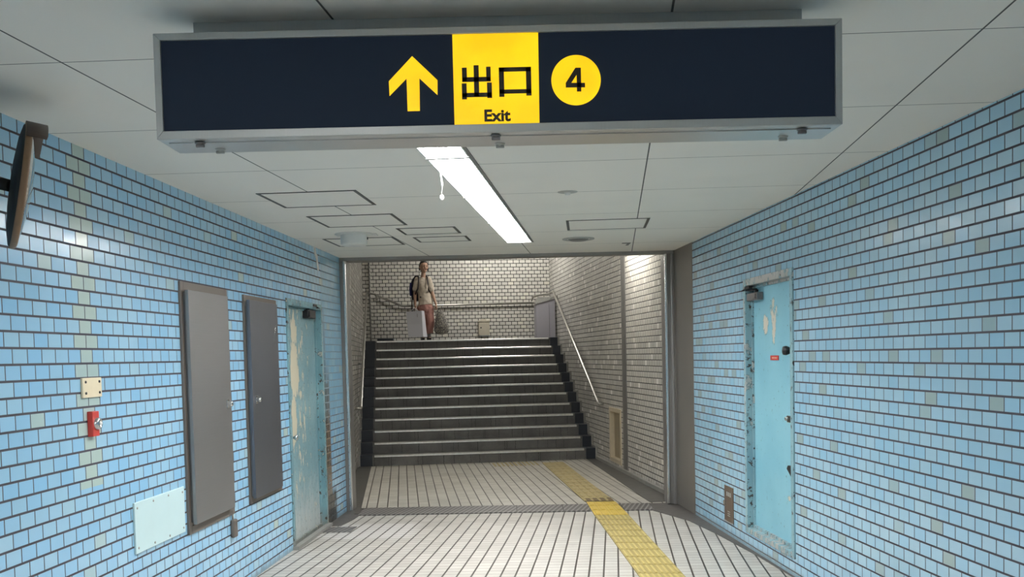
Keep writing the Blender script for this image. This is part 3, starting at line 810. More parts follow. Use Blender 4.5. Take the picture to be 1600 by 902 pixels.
bpy.context.view_layer.update()
to.data.materials.append(M['sign_ink'])
wd_ = to.dimensions.x
to.parent = yp
to.matrix_local = Matrix.Translation((sx(-.0650), -.0072, sz(2.2948))) @ Matrix.Rotation(pi / 2, 4, 'X') @ Matrix.Diagonal((.0785 / max(wd_, .01), 1, 1, 1))
dg = bpy.context.evaluated_depsgraph_get(); dg.update()
tm = bpy.data.objects.new('lettering', bpy.data.meshes.new_from_object(to.evaluated_get(dg))); C.objects.link(tm)
tm.parent = yp; tm.matrix_local = to.matrix_local.copy(); bpy.data.objects.remove(to, do_unlink=True)
# underside seam plate and latches
bm = bm_new(); box(bm, X0 + .02, X1 - .02, .035, .175, -.003, 0); obj('base_plate', bm, M['sign_under'], t)
for (xx, yy) in ((-.905, .030), (-.872, .125), (-.012, .020), (-.001, .135), (.912, .030), (.880, .125)):
    bm = bm_new(); lathe(bm, [(.016, -.003), (.016, -.006), (.008, -.007), (.007, -.011), (0, -.011)], 16, Matrix.Translation((xx, yy, 0)))
    box(bm, xx - .013, xx + .013, yy - .005, yy + .005, -.017, -.008)
    obj('latch', bm, M['closer_right'] if yy < .1 else M['grey_plastic'], t, None, .002)
# ceiling mount
bm = bm_new(); box(bm, -.945, .945, .135, .18, SZ, H - 2.261); obj('ceiling_mount', bm, M['sign_frame'], t, None, .001)

# ------------------------------------------------------------------ ceiling fittings
def hatch(cx, cy, w_, d_, rot, label):
    t = thing('access_hatch', label, 'access hatch', Matrix.Translation((cx, cy, H)) @ Matrix.Rotation(rot, 4, 'Z'), 'ceiling access hatches')
    bm = bm_new(); e = .022
    for (a, b2, c, d) in ((-w_ / 2, w_ / 2, -d_ / 2, -d_ / 2 + e), (-w_ / 2, w_ / 2, d_ / 2 - e, d_ / 2), (-w_ / 2, -w_ / 2 + e, -d_ / 2 + e, d_ / 2 - e), (w_ / 2 - e, w_ / 2, -d_ / 2 + e, d_ / 2 - e)):
        box(bm, a, b2, c, d, -.003, .01)
    obj('frame', bm, M['hatch_gap'], t)
    bm = bm_new(); box(bm, -w_ / 2 + e, w_ / 2 - e, -d_ / 2 + e, d_ / 2 - e, -.0015, .01); obj('panel', bm, M['hatch_panel'], t)
hr = -.075
hatch(-1.24, 6.575, .64, .61, hr, 'largest nearest square hatch on the left of the ceiling')
hatch(-1.137, 7.63, .64, .63, hr, 'square ceiling hatch second from the camera on the left')
hatch(-1.29, 9.00, .625, .60, hr, 'square ceiling hatch behind the white cylinder')
hatch(-.655, 8.32, .485, .43, hr, 'small hatch nearer than its twin, left of the ceiling lamp')
hatch(-.586, 8.92, .475, .38, hr, 'small hatch nearest the opening, left of the ceiling lamp')
hatch(.81, 8.165, .66, .62, hr, 'square hatch on the right half of the ceiling')
t = thing('smoke_detector', 'small flat round smoke detector right of the ceiling lamp', 'smoke detector', Matrix.Translation((.392, 6.505, H)))
bm = bm_new(); lathe(bm, [(0, -.006), (.045, -.006), (.064, -.002), (.066, .0)], 32); obj('rim', bm, M['grey_plastic'], t)
bm = bm_new(); lathe(bm, [(0, -.022), (.016, -.020), (.022, -.006)], 20); obj('sensor', bm, M['white_plastic'], t)
t = thing('ceiling_vent', 'round grey ceiling vent near the opening', 'vent', Matrix.Translation((.64, 9.13, H)))
bm = bm_new(); lathe(bm, [(.105, -.004), (.120, -.012), (.145, -.008), (.148, 0)], 40); obj('rim', bm, M['grey_plastic'], t)
bm = bm_new(); lathe(bm, [(0, -.020), (.07, -.020), (.095, -.006)], 40); obj('cone', bm, M['grout_strip'], t)
t = thing('ceiling_speaker', 'white cylindrical unit mounted on the ceiling in front of a hatch', 'ceiling unit', Matrix.Translation((-1.30, 8.42, H)))
bm = bm_new(); lathe(bm, [(.16, 0), (.16, -.006), (.11, -.010)], 40); box(bm, -.16, .19, -.02, .12, -.006, 0); obj('flange', bm, M['white_plastic'], t)
bm = bm_new(); lathe(bm, [(.112, -.006), (.112, -.088), (.100, -.098), (0, -.100)], 40); obj('body', bm, M['white_plastic'], t)
bm = bm_new(); box(bm, .108, .118, -.01, .01, -.05, -.03); obj('screw', bm, M['black_metal'], t)
bm = bm_new(); prism(bm, [(1.09, 9.55), (1.17, 9.55), (1.17, 9.76), (1.145, 9.76), (1.145, 9.60), (1.09, 9.60)], H - .004, H + .01)
tag(obj('ceiling_bracket', bm, M['grout_strip']), 'tiny dark L-shaped bracket on the ceiling near the opening', 'bracket')

# ------------------------------------------------------------------ traffic mirror at the left edge
t = thing('convex_mirror', 'round convex traffic mirror on an arm from the left wall, seen edge-on', 'mirror', Matrix.Translation((-1.905, 3.90, 2.30)))
nrm = Vector((.858, .490, -.155)).normalized()     # facing direction
q = nrm.to_track_quat('Z', 'Y').to_matrix().to_4x4()
R_ = .245
bm = bm_new(); lathe(bm, [(0, -.026), (.10, -.024), (.19, -.016), (.235, -.006), (R_ - .004, .002)], 48, q); obj('back_shell', bm, M['mirror_back'], t)
bm = bm_new(); lathe(bm, [(R_ - .004, -.002), (R_, .0), (R_, .018), (R_ - .008, .024), (R_ - .016, .020)], 48, q); obj('rim', bm, M['mirror_rim'], t)
bm = bm_new(); lathe(bm, [(R_ - .016, .018), (.20, .030), (.13, .044), (.06, .052), (0, .054)], 48, q); obj('mirror_face', bm, M['mirror_glass'], t)
# visor: curved hood over the top half of the face
bm = bm_new(); n_ = 20; inn, out = [], []
ql = q.to_3x3()
for k in range(n_ + 1):
    a = radians(-50 + 100 * k / n_)
    # find in-plane axes: up direction in mirror plane
    upv = (Vector((0, 0, 1)) - nrm * nrm.z).normalized(); rt = nrm.cross(upv).normalized()
    d = upv * cos(a) + rt * sin(a)
    dep = .075 * min(1.0, 1.15 * cos(a * 1.05) + .25)
    inn.append((d * (R_ + .002), d * (R_ + .006))); out.append((d * (R_ + .002) + nrm * dep, d * (R_ + .006) + nrm * dep))
iv = [[bm.verts.new(p) for p in pr_] for pr_ in inn]; ov = [[bm.verts.new(p) for p in pr_] for pr_ in out]
for k in range(n_):
    bm.faces.new((iv[k][0], iv[k + 1][0], ov[k + 1][0], ov[k][0])); bm.faces.new((iv[k][1], ov[k][1], ov[k + 1][1], iv[k + 1][1]))
    bm.faces.new((ov[k][0], ov[k + 1][0], ov[k + 1][1], ov[k][1])); bm.faces.new((iv[k][0], iv[k][1], iv[k + 1][1], iv[k + 1][0]))
bm.faces.new((iv[0][0], ov[0][0], ov[0][1], iv[0][1])); bm.faces.new((iv[-1][0], iv[-1][1], ov[-1][1], ov[-1][0]))
for f in bm.faces: f.smooth = True
obj('visor', bm, M['mirror_brown'], t)
wx = xl(3.9) - (-1.905)
bm = bm_new(); tube(bm, [(-.03, 0, .0), (-.09, 0, .015), (wx + .005, 0, .02)], .024, 14); obj('arm', bm, M['mirror_back'], t)
bm = bm_new(); box(bm, wx - .003, wx + .009, -.05, .05, -.05, .09); obj('wall_bracket', bm, M['mirror_back'], t, None, .003)

# ------------------------------------------------------------------ tactile paving
def tactile(name, P0, P1, P2, P3, rows, cols, matb, mats, label, mw=None, bars=4, gap=.012, dark=None):
    """quad P0 near-left, P1 near-right, P2 far-right, P3 far-left split into rows x cols blocks, each with raised bars"""
    P = [Vector(p + (0,)) for p in (P0, P1, P2, P3)]
    def q(a, b2): return (P[0] * (1 - a) + P[1] * a) * (1 - b2) + (P[3] * (1 - a) + P[2] * a) * b2
    t = thing(name, label, 'tactile paving', mw, 'yellow tactile guide path')
    bm = bm_new(); prism(bm, [tuple(p.xy) for p in P], -.01, .0045); obj('joint_bed', bm, matb, t)
    bm = bm_new()
    for r in range(rows):
        for c in range(cols):
            a0, a1 = c / cols + .004, (c + 1) / cols - .004
            b0, b1 = r / rows + .02 / rows * 1.2, (r + 1) / rows - .02 / rows * 1.2
            q4 = [q(a0, b0), q(a1, b0), q(a1, b1), q(a0, b1)]
            prism(bm, [tuple(p.xy) for p in q4], .0045, .0065, mi=0)
            nb = bars
            for k in range(nb):
                m0 = a0 + (a1 - a0) * (k + .28) / nb; m1 = a0 + (a1 - a0) * (k + .72) / nb
                l0 = b0 + (b1 - b0) * .06; l1 = b0 + (b1 - b0) * .94
                prism(bm, [tuple(q(x, y).xy) for x, y in ((m0, l0), (m1, l0), (m1, l1), (m0, l1))], .0065, .0105, mi=1)
    obj('raised_blocks', bm, [dark or mats, mats], t)
# near strip continues under the camera
nl0, nl1 = (.790, 9.727), (.879, 6.996); nr0, nr1 = (1.126, 9.690), (1.202, 6.963)
def ext(a, b2, y): k = (y - a[1]) / (b2[1] - a[1]); return (a[0] + (b2[0] - a[0]) * k, y)
tactile('tactile_strip', ext(nl0, nl1, 2.4), ext(nr0, nr1, 2.37), nr0, nl0, 25, 4, M['tactile_joint'], M['tactile_near'], 'worn yellow tactile strip on the corridor floor, nearest the viewer', bars=2, dark=M['tactile_low'])
tactile('tactile_cover', (.790, 9.735), (1.126, 9.70), (1.090, 10.60), (.775, 10.62), 3, 4, M['tactile_dark'], M['tactile_new'], 'bright yellow tactile plates crossing the drain line', bars=1, dark=M['tactile_new'])
bm = bm_new()
tactile('tactile_strip', (.775, .10), (1.088, .02), (1.19, 4.06), (.872, 4.06), 13, 1, M['tactile_joint'], M['tactile'], 'long dull tactile strip running up to the stairs', FP.mat(), bars=4)
tw = thing('tactile_warning', 'short faded row of yellow warning studs at the foot of the stairs', 'tactile paving', FP.mat(), 'yellow tactile guide path')
bm = bm_new()
for i in range(11):
    for j in range(5):
        x, y = .16 + i * .062, 3.80 + j * .10
        lathe(bm, [(0, .006), (.016, .005), (.021, .0)], 10, Matrix.Translation((x, y, .001)))
o = obj('studs', bm, M['tactile'], tw); o['kind'] = 'stuff'
bm = bm_new(); 
for i in range(4):
    xx = .80 + i * .078
    prism(bm, [(xx, .03), (xx + .050, .025), (xx + .060, .25), (xx + .012, .25)], .011, .0125)
tag(obj('worn_patch', bm, M['tactile_dark'], None, FP.mat()), 'row of dark worn blocks just beyond the bright yellow plates', 'tactile paving')

# ------------------------------------------------------------------ staircase
RIS, TRD, V0, NS = .1595, .314, 4.374, 12
SL, SR = -1.622, 1.600
st = thing('staircase', 'dark grey stone staircase of twelve steps with metal nosings', 'staircase', FP.mat())
for i in range(NS):
    v0 = V0 + i * TRD; z1 = (i + 1) * RIS
    v1 = v0 + TRD if i < NS - 1 else VB
    bm = bm_new(); box(bm, SL, SR, v0 + .012, v1 + .012 if i < NS - 1 else v1, z1 - RIS, z1)
    s_ = obj('step', bm, M['stone'], st)
    bm = bm_new(); prism(bm, [(v0 - .004, z1 - .026), (v0 + .012, z1 - .026), (v0 + .012, z1), (v0 + .055, z1), (v0 + .055, z1 + .004), (v0 + .004, z1 + .004), (v0 - .004, z1 - .004)], SL + .03, SR - .03, 'x')
    obj('nosing', bm, M['nosing'], s_)
for (u0, u1, uo, ui) in ((UL, SL, UL, UL + .03), (SR, UR, UR - .03, UR)):
    bm = bm_new(); bs = bm_new()
    for i in range(NS):
        v0 = V0 + i * TRD; z1 = (i + 1) * RIS; v1 = v0 + TRD if i < NS - 1 else VB - .002
        if i == NS - 1 and u0 < 0: v1 = 8.10
        box(bm, u0 + (.03 if u0 < 0 else 0), u1 - (0 if u0 < 0 else .03), v0 - .0, v1, z1 - RIS, z1 + .006)
        box(bs, uo, ui, v0 - .03, v1, z1 - RIS, z1 + .035)
    obj('side_strip', bm, M['navy'], st)
    obj('stepped_skirting', bs, M['edge_stone'], st)
# body under the steps
bm = bm_new(); prism(bm, [(V0 + .05, 0), (VB, 0), (VB, NS * RIS - RIS), (V0 + TRD * (NS - 1) + .05, NS * RIS - RIS), (V0 + .33, 0.0)], SL, SR, 'x')
obj('core', bm, M['stone'], st)

# ------------------------------------------------------------------ handrails
def rail(name, label, pts, brs, wall_u=None, group='stainless handrails'):
    t = thing(name, label, 'handrail', FP.mat(), group)
    bm = bm_new(); tube(bm, pts, .0195, 14); obj('rail', bm, M['rail'], t)
    for (p, q2) in brs:
        bm = bm_new(); p = Vector(p); q2 = Vector(q2); m_ = Vector((p.x, p.y, p.z - .06))
        tube(bm, [p, m_, (q2.x, q2.y, m_.z)], .008, 8)
        obj('bracket', bm, M['rail'], t)
def slope_pts(u, v0, z0, v1, z1, n=8): return [(u, v0 + (v1 - v0) * k / n, z0 + (z1 - z0) * k / n) for k in range(n + 1)]
ur = 1.70
def zr(v): return .874 + (v - 3.865) * (2.787 - .874) / (8.008 - 3.865)
rail('handrail', 'stainless handrail on the right wall of the stairs', [(UR + .0, 3.83, .862), (ur, 3.84, .865)] + slope_pts(ur, 3.90, zr(3.90), 8.0, zr(8.0)) + [(ur - .04, 8.12, 2.745), (1.45, 8.20, 2.72), (1.38, 8.45, 2.71), (1.40, 8.80, 2.66)],
     [((ur, v, zr(v)), (UR, v, 0)) for v in (4.0, 5.3, 6.6, 7.9)])
ul = -1.75
def zl(v): return .90 + (v - 3.98) * (2.84 - .90) / (8.0 - 3.98)
rail('handrail', 'stainless handrail on the left wall of the stairs', [(UL, 3.95, .885), (ul, 3.96, .89)] + slope_pts(ul, 4.02, zl(4.02), 7.90, zl(7.90)) + [(ul, 7.95, 2.80), (-1.60, 8.0, 2.78), (-1.585, 8.10, 2.76), (-1.585, 8.60, 2.72)],
     [((ul, v, zl(v)), (UL, v, 0)) for v in (4.1, 5.4, 6.6, 7.8)])
rail('handrail', 'grey handrail along the end wall behind the landing', [(-1.585, 8.80, 2.80), (-1.115, 8.80, 2.60), (-1.0, 8.80, 2.595), (1.46, 8.80, 2.615)],
     [((u, 8.80, 2.60), (u, VB, 0)) for u in (-.9, .0, .75, 1.35)])

# ------------------------------------------------------------------ landing things
t = thing('service_cabinet', 'lavender grey upright cabinet at the right end of the landing', 'cabinet', FP.mat() @ Matrix.Translation((1.375, 8.02, NS * RIS + .002)))
bm = bm_new(); prism(bm, [(0, 0), (.36, 0), (.36, .73), (.0, .63)], 0, .30, 'y'); bd = obj('body', bm, M['gray_box'], t, None, .006)
bm = bm_new(); prism(bm, [(-.02, .63), (.37, .735), (.37, .765), (.06, .765), (-.02, .66)], -.015, .31, 'y'); obj('cap', bm, M['chrome'], t, None, .004)
bm = bm_new(); box(bm, .245, .25, -.003, 0, .02, .64); obj('seam', bm, M['hatch_gap'], t)
t = thing('wall_box', 'small cream metal box with lid on the end wall', 'wall box', FPB.mat(.455, .0, 2.0))
g = -1
bm = bm_new(); prism(bm, [(-.105, .03), (-.095, .0), (.095, .0), (.105, .03), (.105, .26), (-.105, .26)], -.10, 0, 'y'); obj('body', bm, M['bin_cream'], t, None, .008)
bm = bm_new(); box(bm, -.112, .112, -.11, 0, .262, .29); box(bm, -.05, .05, -.06, 0, .29, .32); obj('lid', bm, M['bin_cream'], t, None, .005)
bm = bm_new(); lathe(bm, [(0, .012), (.012, .010), (.014, 0)], 12, Matrix.Translation((-.06, -.10, .15)) @ Matrix.Rotation(pi / 2, 4, 'X')); obj('lock', bm, M['black_metal'], t)
bm = bm_new(); box(bm, -.10, .10, -.105, 0, -.012, .0); obj('base_strip', bm, M['chrome'], t)
bm = bm_new(); prism(bm, [(-1.60, 8.60), (-1.30, 8.72), (-1.28, 8.82), (-1.60, 8.84)], NS * RIS + .002, NS * RIS + .065)
tag(obj('dark_low_object', bm, M['navy'], None, FP.mat(), .01), 'low dark object in the left corner of the landing', 'slab')  # unidentified dark object, modelled as a plain low block
# framed niche in the right passage wall
t = thing('wall_hatch', 'beige framed recessed hatch low in the right cream wall', 'hatch', FPR.mat(2.66, 0, .08))
g = FPR.sg
def rb(bm, s0, s1, d0, d1, z0, z1): a, b2 = Y(FPR, d0, d1); box(bm, s0, s1, a, b2, z0, z1)
bm = bm_new()
rb(bm, 0, .05, -.10, .014, 0, .76); rb(bm, .68, .74, -.10, .014, 0, .76); rb(bm, .05, .68, -.10, .014, .70, .76); rb(bm, .05, .68, -.10, .014, 0, .055)
obj('frame', bm, M['beige'], t, None, .003)
bm = bm_new(); rb(bm, .05, .36, -.075, -.05, .055, .70); obj('door', bm, M['beige_dark'], t, None, .003)
bm = bm_new(); rb(bm, .385, .68, -.075, -.05, .055, .70); obj('door', bm, M['beige_dark'], t, None, .003)
bm = bm_new(); rb(bm, .05, .68, -.10, -.078, .055, .70); obj('back', bm, M['dark_hole'], t)

# ------------------------------------------------------------------ lamps over the stairs
def stair_lamp(u, v, z, length, rot, label, tilt=0.0, glow=None):
    t = thing('stair_lamp', label, 'ceiling lamp', FP.mat() @ Matrix.Translation((u, v, z)) @ Matrix.Rotation(rot, 4, 'Z') @ Matrix.Rotation(tilt, 4, 'X'), 'lamps over the stairs')
    bm = bm_new(); prism(bm, [(-.09, 0), (-.07, -.05), (.07, -.05), (.09, 0)], -length / 2, length / 2, 'y'); obj('body', bm, M['lamp_housing'], t)
    for xx in (-.04, .04):
        bm = bm_new(); tube(bm, [(xx, -length / 2 + .03, -.068), (xx, length / 2 - .03, -.068)], .016, 10); obj('tube', bm, glow or M['lamp_glow_stair'], t)
stair_lamp(1.45, 1.55, 3.0, 1.2, 0, 'lamp over the passage near the right wall')
stair_lamp(-1.50, 1.75, 3.0, 1.2, 0, 'lamp over the passage near the left wall')
stair_lamp(.75, 7.35, 4.20, 1.2, pi / 2, 'lamp over the landing', 0.0, M['lamp_glow_landing'])

# ------------------------------------------------------------------ person
def loft(bm, pts, seg=20, cap=True):
    """closed tapered body along a path; pts are (centre, rx, ry); ends are rounded"""
    P = [Vector(p[0]) for p in pts]; R = [(p[1], p[2] if len(p) > 2 else p[1]) for p in pts]
    n = len(P); tang = []
    for i in range(n):
        t_ = P[min(i + 1, n - 1)] - P[max(i - 1, 0)]; tang.append(t_.normalized())
    ref = Vector((1, 0, 0)) if abs(tang[0].x) < .8 else Vector((0, 1, 0))
    rings = []
    def ring(c, t_, rx, ry):
        a = (ref - t_ * ref.dot(t_)).normalized(); b2 = t_.cross(a).normalized()
        return [bm.verts.new(c + a * (rx * cos(2 * pi * k / seg)) + b2 * (ry * sin(2 * pi * k / seg))) for k in range(seg)]
    t0, tn = tang[0], tang[-1]
    if cap:
        r0 = min(R[0]); A = bm.verts.new(P[0] - t0 * r0)
        for q2 in (.75, .4): rings.append(ring(P[0] - t0 * r0 * q2 * 1.15, t0, R[0][0] * math.sqrt(1 - q2 * q2), R[0][1] * math.sqrt(1 - q2 * q2)))
    for i in range(n): rings.append(ring(P[i], tang[i], *R[i]))
    if cap:
        r0 = min(R[-1]); B = bm.verts.new(P[-1] + tn * r0)
        for q2 in (.4, .75): rings.append(ring(P[-1] + tn * r0 * q2 * 1.15, tn, R[-1][0] * math.sqrt(1 - q2 * q2), R[-1][1] * math.sqrt(1 - q2 * q2)))
    for a, b2 in zip(rings, rings[1:]):
        for k in range(seg): bm.faces.new((a[k], a[(k + 1) % seg], b2[(k + 1) % seg], b2[k])).smooth = True
    if cap:
        for k in range(seg):
            bm.faces.new((A, rings[0][(k + 1) % seg], rings[0][k])).smooth = True
            bm.faces.new((B, rings[-1][k], rings[-1][(k + 1) % seg])).smooth = True
    else:
        bm.faces.new(rings[0][::-1]); bm.faces.new(rings[-1])
def bake(o):
    dg = bpy.context.evaluated_depsgraph_get(); dg.update()
    me = bpy.data.meshes.new_from_object(o.evaluated_get(dg)); o.modifiers.clear(); o.data = me
def fused(name, bm, mat, parent, vox=.006, smooth=4, folds=0.0):
    """several overlapping closed bodies melted into one continuous surface"""
    o = obj(name, bm, mat, parent)
    rm = o.modifiers.new('remesh', 'REMESH'); rm.mode = 'VOXEL'; rm.voxel_size = vox; rm.use_smooth_shade = True
    if smooth:
        sm = o.modifiers.new('smooth', 'SMOOTH'); sm.factor = .5; sm.iterations = smooth
    if folds:
        tx = bpy.data.textures.new(name + '_folds', 'CLOUDS'); tx.noise_scale = .07; tx.noise_depth = 1
        dm = o.modifiers.new('folds', 'DISPLACE'); dm.texture = tx; dm.strength = folds; dm.mid_level = .5; dm.texture_coords = 'LOCAL'
    bake(o)
    for f in o.data.polygons: f.use_smooth = True
    return o
def ellip(bm, c, r, seg=24, rings=16, fn=None):
    c = Vector(c); grid = []
    for i in range(rings + 1):
        th = pi * i / rings; row = []
        for k in range(seg):
            ph = 2 * pi * k / seg
            p = Vector((sin(th) * cos(ph), sin(th) * sin(ph), cos(th)))
            q2 = Vector((p.x * r[0], p.y * r[1], p.z * r[2]))
            if fn: q2 = fn(p, q2)
            row.append(q2 + c)
        grid.append(row)
    top = bm.verts.new(grid[0][0]); bot = bm.verts.new(grid[-1][0])
    R = [[bm.verts.new(p) for p in row] for row in grid[1:-1]]
    for k in range(seg):
        bm.faces.new((top, R[0][k], R[0][(k + 1) % seg])).smooth = True
        bm.faces.new((bot, R[-1][(k + 1) % seg], R[-1][k])).smooth = True
        for i in range(len(R) - 1):
            bm.faces.new((R[i][k], R[i + 1][k], R[i + 1][(k + 1) % seg], R[i][(k + 1) % seg])).smooth = True
LZ = NS * RIS
pp = pw(-.70, 8.05, LZ)
person = thing('person', 'person in a cream T-shirt and pink trousers standing on the landing, bags in both hands', 'person', Matrix.Translation(pp))
J = dict(shl=(-.125, .015, 1.120), ell=(-.172, .010, .875), wrl=(-.168, -.050, .670), shr=(.088, -.008, 1.120), elr=(.150, -.005, .870), wrr=(.215, -.055, .665),
         anl=(-.048, .010, .075), anr=(.062, .020, .075), tol=(-.030, -.120, .030), tor=(.095, -.100, .030))
bm = bm_new()
loft(bm, [((.018, 0, .62), .110, .085), ((.012, 0, .72), .118, .090), ((.0, 0, .83), .098, .075), ((-.012, 0, .98), .112, .082), ((-.018, .004, 1.09), .108, .070), ((-.018, .006, 1.140), .062, .050)], 28)
loft(bm, [((-.016, .006, 1.12), .044), ((-.010, .002, 1.19), .040), ((-.002, -.004, 1.27), .042)], 18)
def arm(sh_, el, wr):
    sh_, el, wr = Vector(sh_), Vector(el), Vector(wr)
    loft(bm, [(sh_ + Vector((0, 0, .0)), .044), (sh_.lerp(el, .35), .041), (sh_.lerp(el, .75), .034), (el, .032)], 16)
    loft(bm, [(el, .032), (el.lerp(wr, .3), .032), (el.lerp(wr, .75), .024), (wr, .020)], 16)
arm(J['shl'], J['ell'], J['wrl']); arm(J['shr'], J['elr'], J['wrr'])
for hx, kx, an in ((-.050, -.056, J['anl']), (.080, .095, J['anr'])):
    loft(bm, [((hx, 0, .62), .078), ((hx, -.005, .50), .070), ((kx, -.014, .37), .050), ((kx, .004, .28), .052), ((an[0], an[1], .13), .034), ((an[0], an[1], .07), .032)], 18)
loft(bm, [((J['anl'][0], .025, .045), .030), ((J['tol'][0], J['tol'][1], .028), .026)], 14)
loft(bm, [((J['anr'][0], .035, .045), .030), ((J['tor'][0], J['tor'][1], .028), .026)], 14)
yaw = radians(22)
Rh = Matrix.Rotation(yaw, 3, 'Z'); hc = Vector((.004, -.008, 1.352)); HM = Matrix.Translation(hc) @ Rh.to_4x4()
def headfn(p, q2):
    x, y, z = q2
    if p.z < 0: k = 1 - .34 * (-p.z) ** 1.3; x *= k; y = y * (1 - .16 * (-p.z)) - .012 * (-p.z)
    if p.y < -.6: y *= .95
    return Vector((x, y, z))
hb = bm_new(); ellip(hb, (0, 0, 0), (.077, .094, .113), 28, 20, headfn)
ellip(hb, (0, -.096, -.018), (.013, .020, .024), 12, 8)
ellip(hb, (0, -.090, .022), (.012, .010, .026), 10, 8)
for s in (-1, 1):
    ellip(hb, (s * .077, .005, -.008), (.011, .018, .029), 12, 8)
    ellip(hb, (s * .030, -.076, -.030), (.024, .016, .022), 10, 8)
ellip(hb, (0, -.084, -.084), (.024, .016, .018), 10, 8)
bmesh.ops.transform(hb, matrix=HM, verts=hb.verts)
tmp = bpy.data.meshes.new('t'); hb.to_mesh(tmp); hb.free(); bm.from_mesh(tmp); bpy.data.meshes.remove(tmp)
def hand(bm, wrist, down, side, palmn):
    """palm below the wrist, four fingers curled round a handle, thumb leaving the side of the palm"""
    w0 = Vector(wrist); d = Vector(down).normalized(); n = Vector(palmn).normalized(); s = (Vector(side) - d * Vector(side).dot(d)).normalized()
    loft(bm, [(w0, .018, .020), (w0 + d * .040, .013, .030), (w0 + d * .072, .012, .036)], 14)
    for i, ln in enumerate((.92, 1.0, .95, .78)):
        b0 = w0 + d * .070 + s * (.027 - i * .018)
        p1 = b0 + d * .030 * ln; p2 = p1 + (d * .25 + n).normalized() * .027 * ln; p3 = p2 + (n * .4 - d).normalized() * .020 * ln
        loft(bm, [(b0 - d * .012, .0085), (p1, .0082), (p2, .0078), (p3, .0065)], 10)
    b0 = w0 + d * .028 + s * .024
    p1 = b0 + (d * .6 + s * .6 + n * .5).normalized() * .032; p2 = p1 + (d + n * .8).normalized() * .026
    loft(bm, [(b0, .011), (p1, .0098), (p2, .008)], 10)
hand(bm, J['wrl'], (.02, -.12, -1), (0, -1, 0), (1, 0, 0))
hand(bm, J['wrr'], (.18, -.10, -1), (0, -1, 0), (-1, 0, 0))
fused('body', bm, M['skin'], person, .0042, 2)
for s in (-1, 1):
    bm = bm_new(); ellip(bm, (s * .031, -.0895, .004), (.013, .006, .006), 12, 8)
    bmesh.ops.transform(bm, matrix=HM, verts=bm.verts); obj('eye', bm, M['eye'], person)
    bm = bm_new(); ellip(bm, (s * .031, -.092, .027), (.017, .005, .0038), 12, 6)
    bmesh.ops.transform(bm, matrix=HM, verts=bm.verts); obj('eyebrow', bm, M['hair'], person)
bm = bm_new(); ellip(bm, (0, -.0995, -.056), (.021, .006, .0065), 12, 8)
bmesh.ops.transform(bm, matrix=HM, verts=bm.verts); obj('mouth', bm, M['lip'], person)
# hair: parted, pulled back over the ears into a low bun, framing the face
def hairfn(p, q2):
    if p.y < 0 and p.z < .62:                       # leave the face open
        k = min(1.0, (.62 - p.z) * 2.2) * min(1.0, -p.y * 1.5)
        q2 = Vector((q2.x, q2.y * (1 - .80 * k), q2.z))
    if p.z < -.2: q2 = Vector((q2.x * (1 + .16 * p.z), q2.y * .92 + .008, q2.z * .70))
    return q2
bm = bm_new(); ellip(bm, (0, .008, .012), (.088, .102, .118), 32, 24, hairfn)
ellip(bm, (0, .100, -.050), (.036, .034, .038), 16, 10)
for s in (-1, 1): ellip(bm, (s * .076, .018, -.020), (.014, .030, .052), 12, 10)
bmesh.ops.transform(bm, matrix=HM, verts=bm.verts); fused('hair', bm, M['hair'], person, .005, 1)
# T-shirt with short sleeves
bm = bm_new()
loft(bm, [((.022, 0, .66), .134, .105), ((.016, 0, .74), .128, .102), ((.0, 0, .86), .116, .092), ((-.012, 0, 1.00), .126, .096), ((-.018, .004, 1.09), .124, .084), ((-.018, .006, 1.135), .080, .066), ((-.014, .006, 1.160), .054, .052)], 30, False)
for sh_, el in ((J['shl'], J['ell']), (J['shr'], J['elr'])):
    sh_, el = Vector(sh_), Vector(el)
    loft(bm, [(sh_ + Vector((0, 0, .005)), .052), (sh_.lerp(el, .3), .056), (sh_.lerp(el, .68), .060)], 18)
fused('t_shirt', bm, M['shirt'], person, .006, 3, .018)
# wide trousers ending above the ankles
bm = bm_new()
loft(bm, [((.018, .0, .76), .112, .088), ((.020, .0, .66), .128, .098), ((.020, 0, .57), .132, .10)], 28)
for hx, kx, an in ((-.045, -.052, J['anl']), (.085, .100, J['anr'])):
    loft(bm, [((hx, 0, .62), .086, .090), ((hx, -.004, .50), .082, .088), ((kx, -.012, .35), .076, .082), ((an[0] + (.012 if hx > 0 else -.006), an[1] - .004, .14), .070, .076)], 20, False)
fused('trousers', bm, M['trouser'], person, .006, 3, .018)
for (a, tx) in ((J['anl'], J['tol']), (J['anr'], J['tor'])):
    bm = bm_new(); loft(bm, [((a[0], a[1] + .022, .040), .034, .036), (((a[0] + tx[0]) / 2, (a[1] + tx[1]) / 2, .034), .036, .030), ((tx[0], tx[1] - .010, .026), .030, .022)], 18)
    box(bm, a[0] - .030, a[0] + .034, a[1] - .10, a[1] + .045, .001, .012)
    fused('shoe', bm, M['shoe'], person, .005, 1)
    bm = bm_new(); tube(bm, [(a[0], a[1], .06), (a[0], a[1], .12)], .040, 16); obj('sock', bm, M['sock'], person)
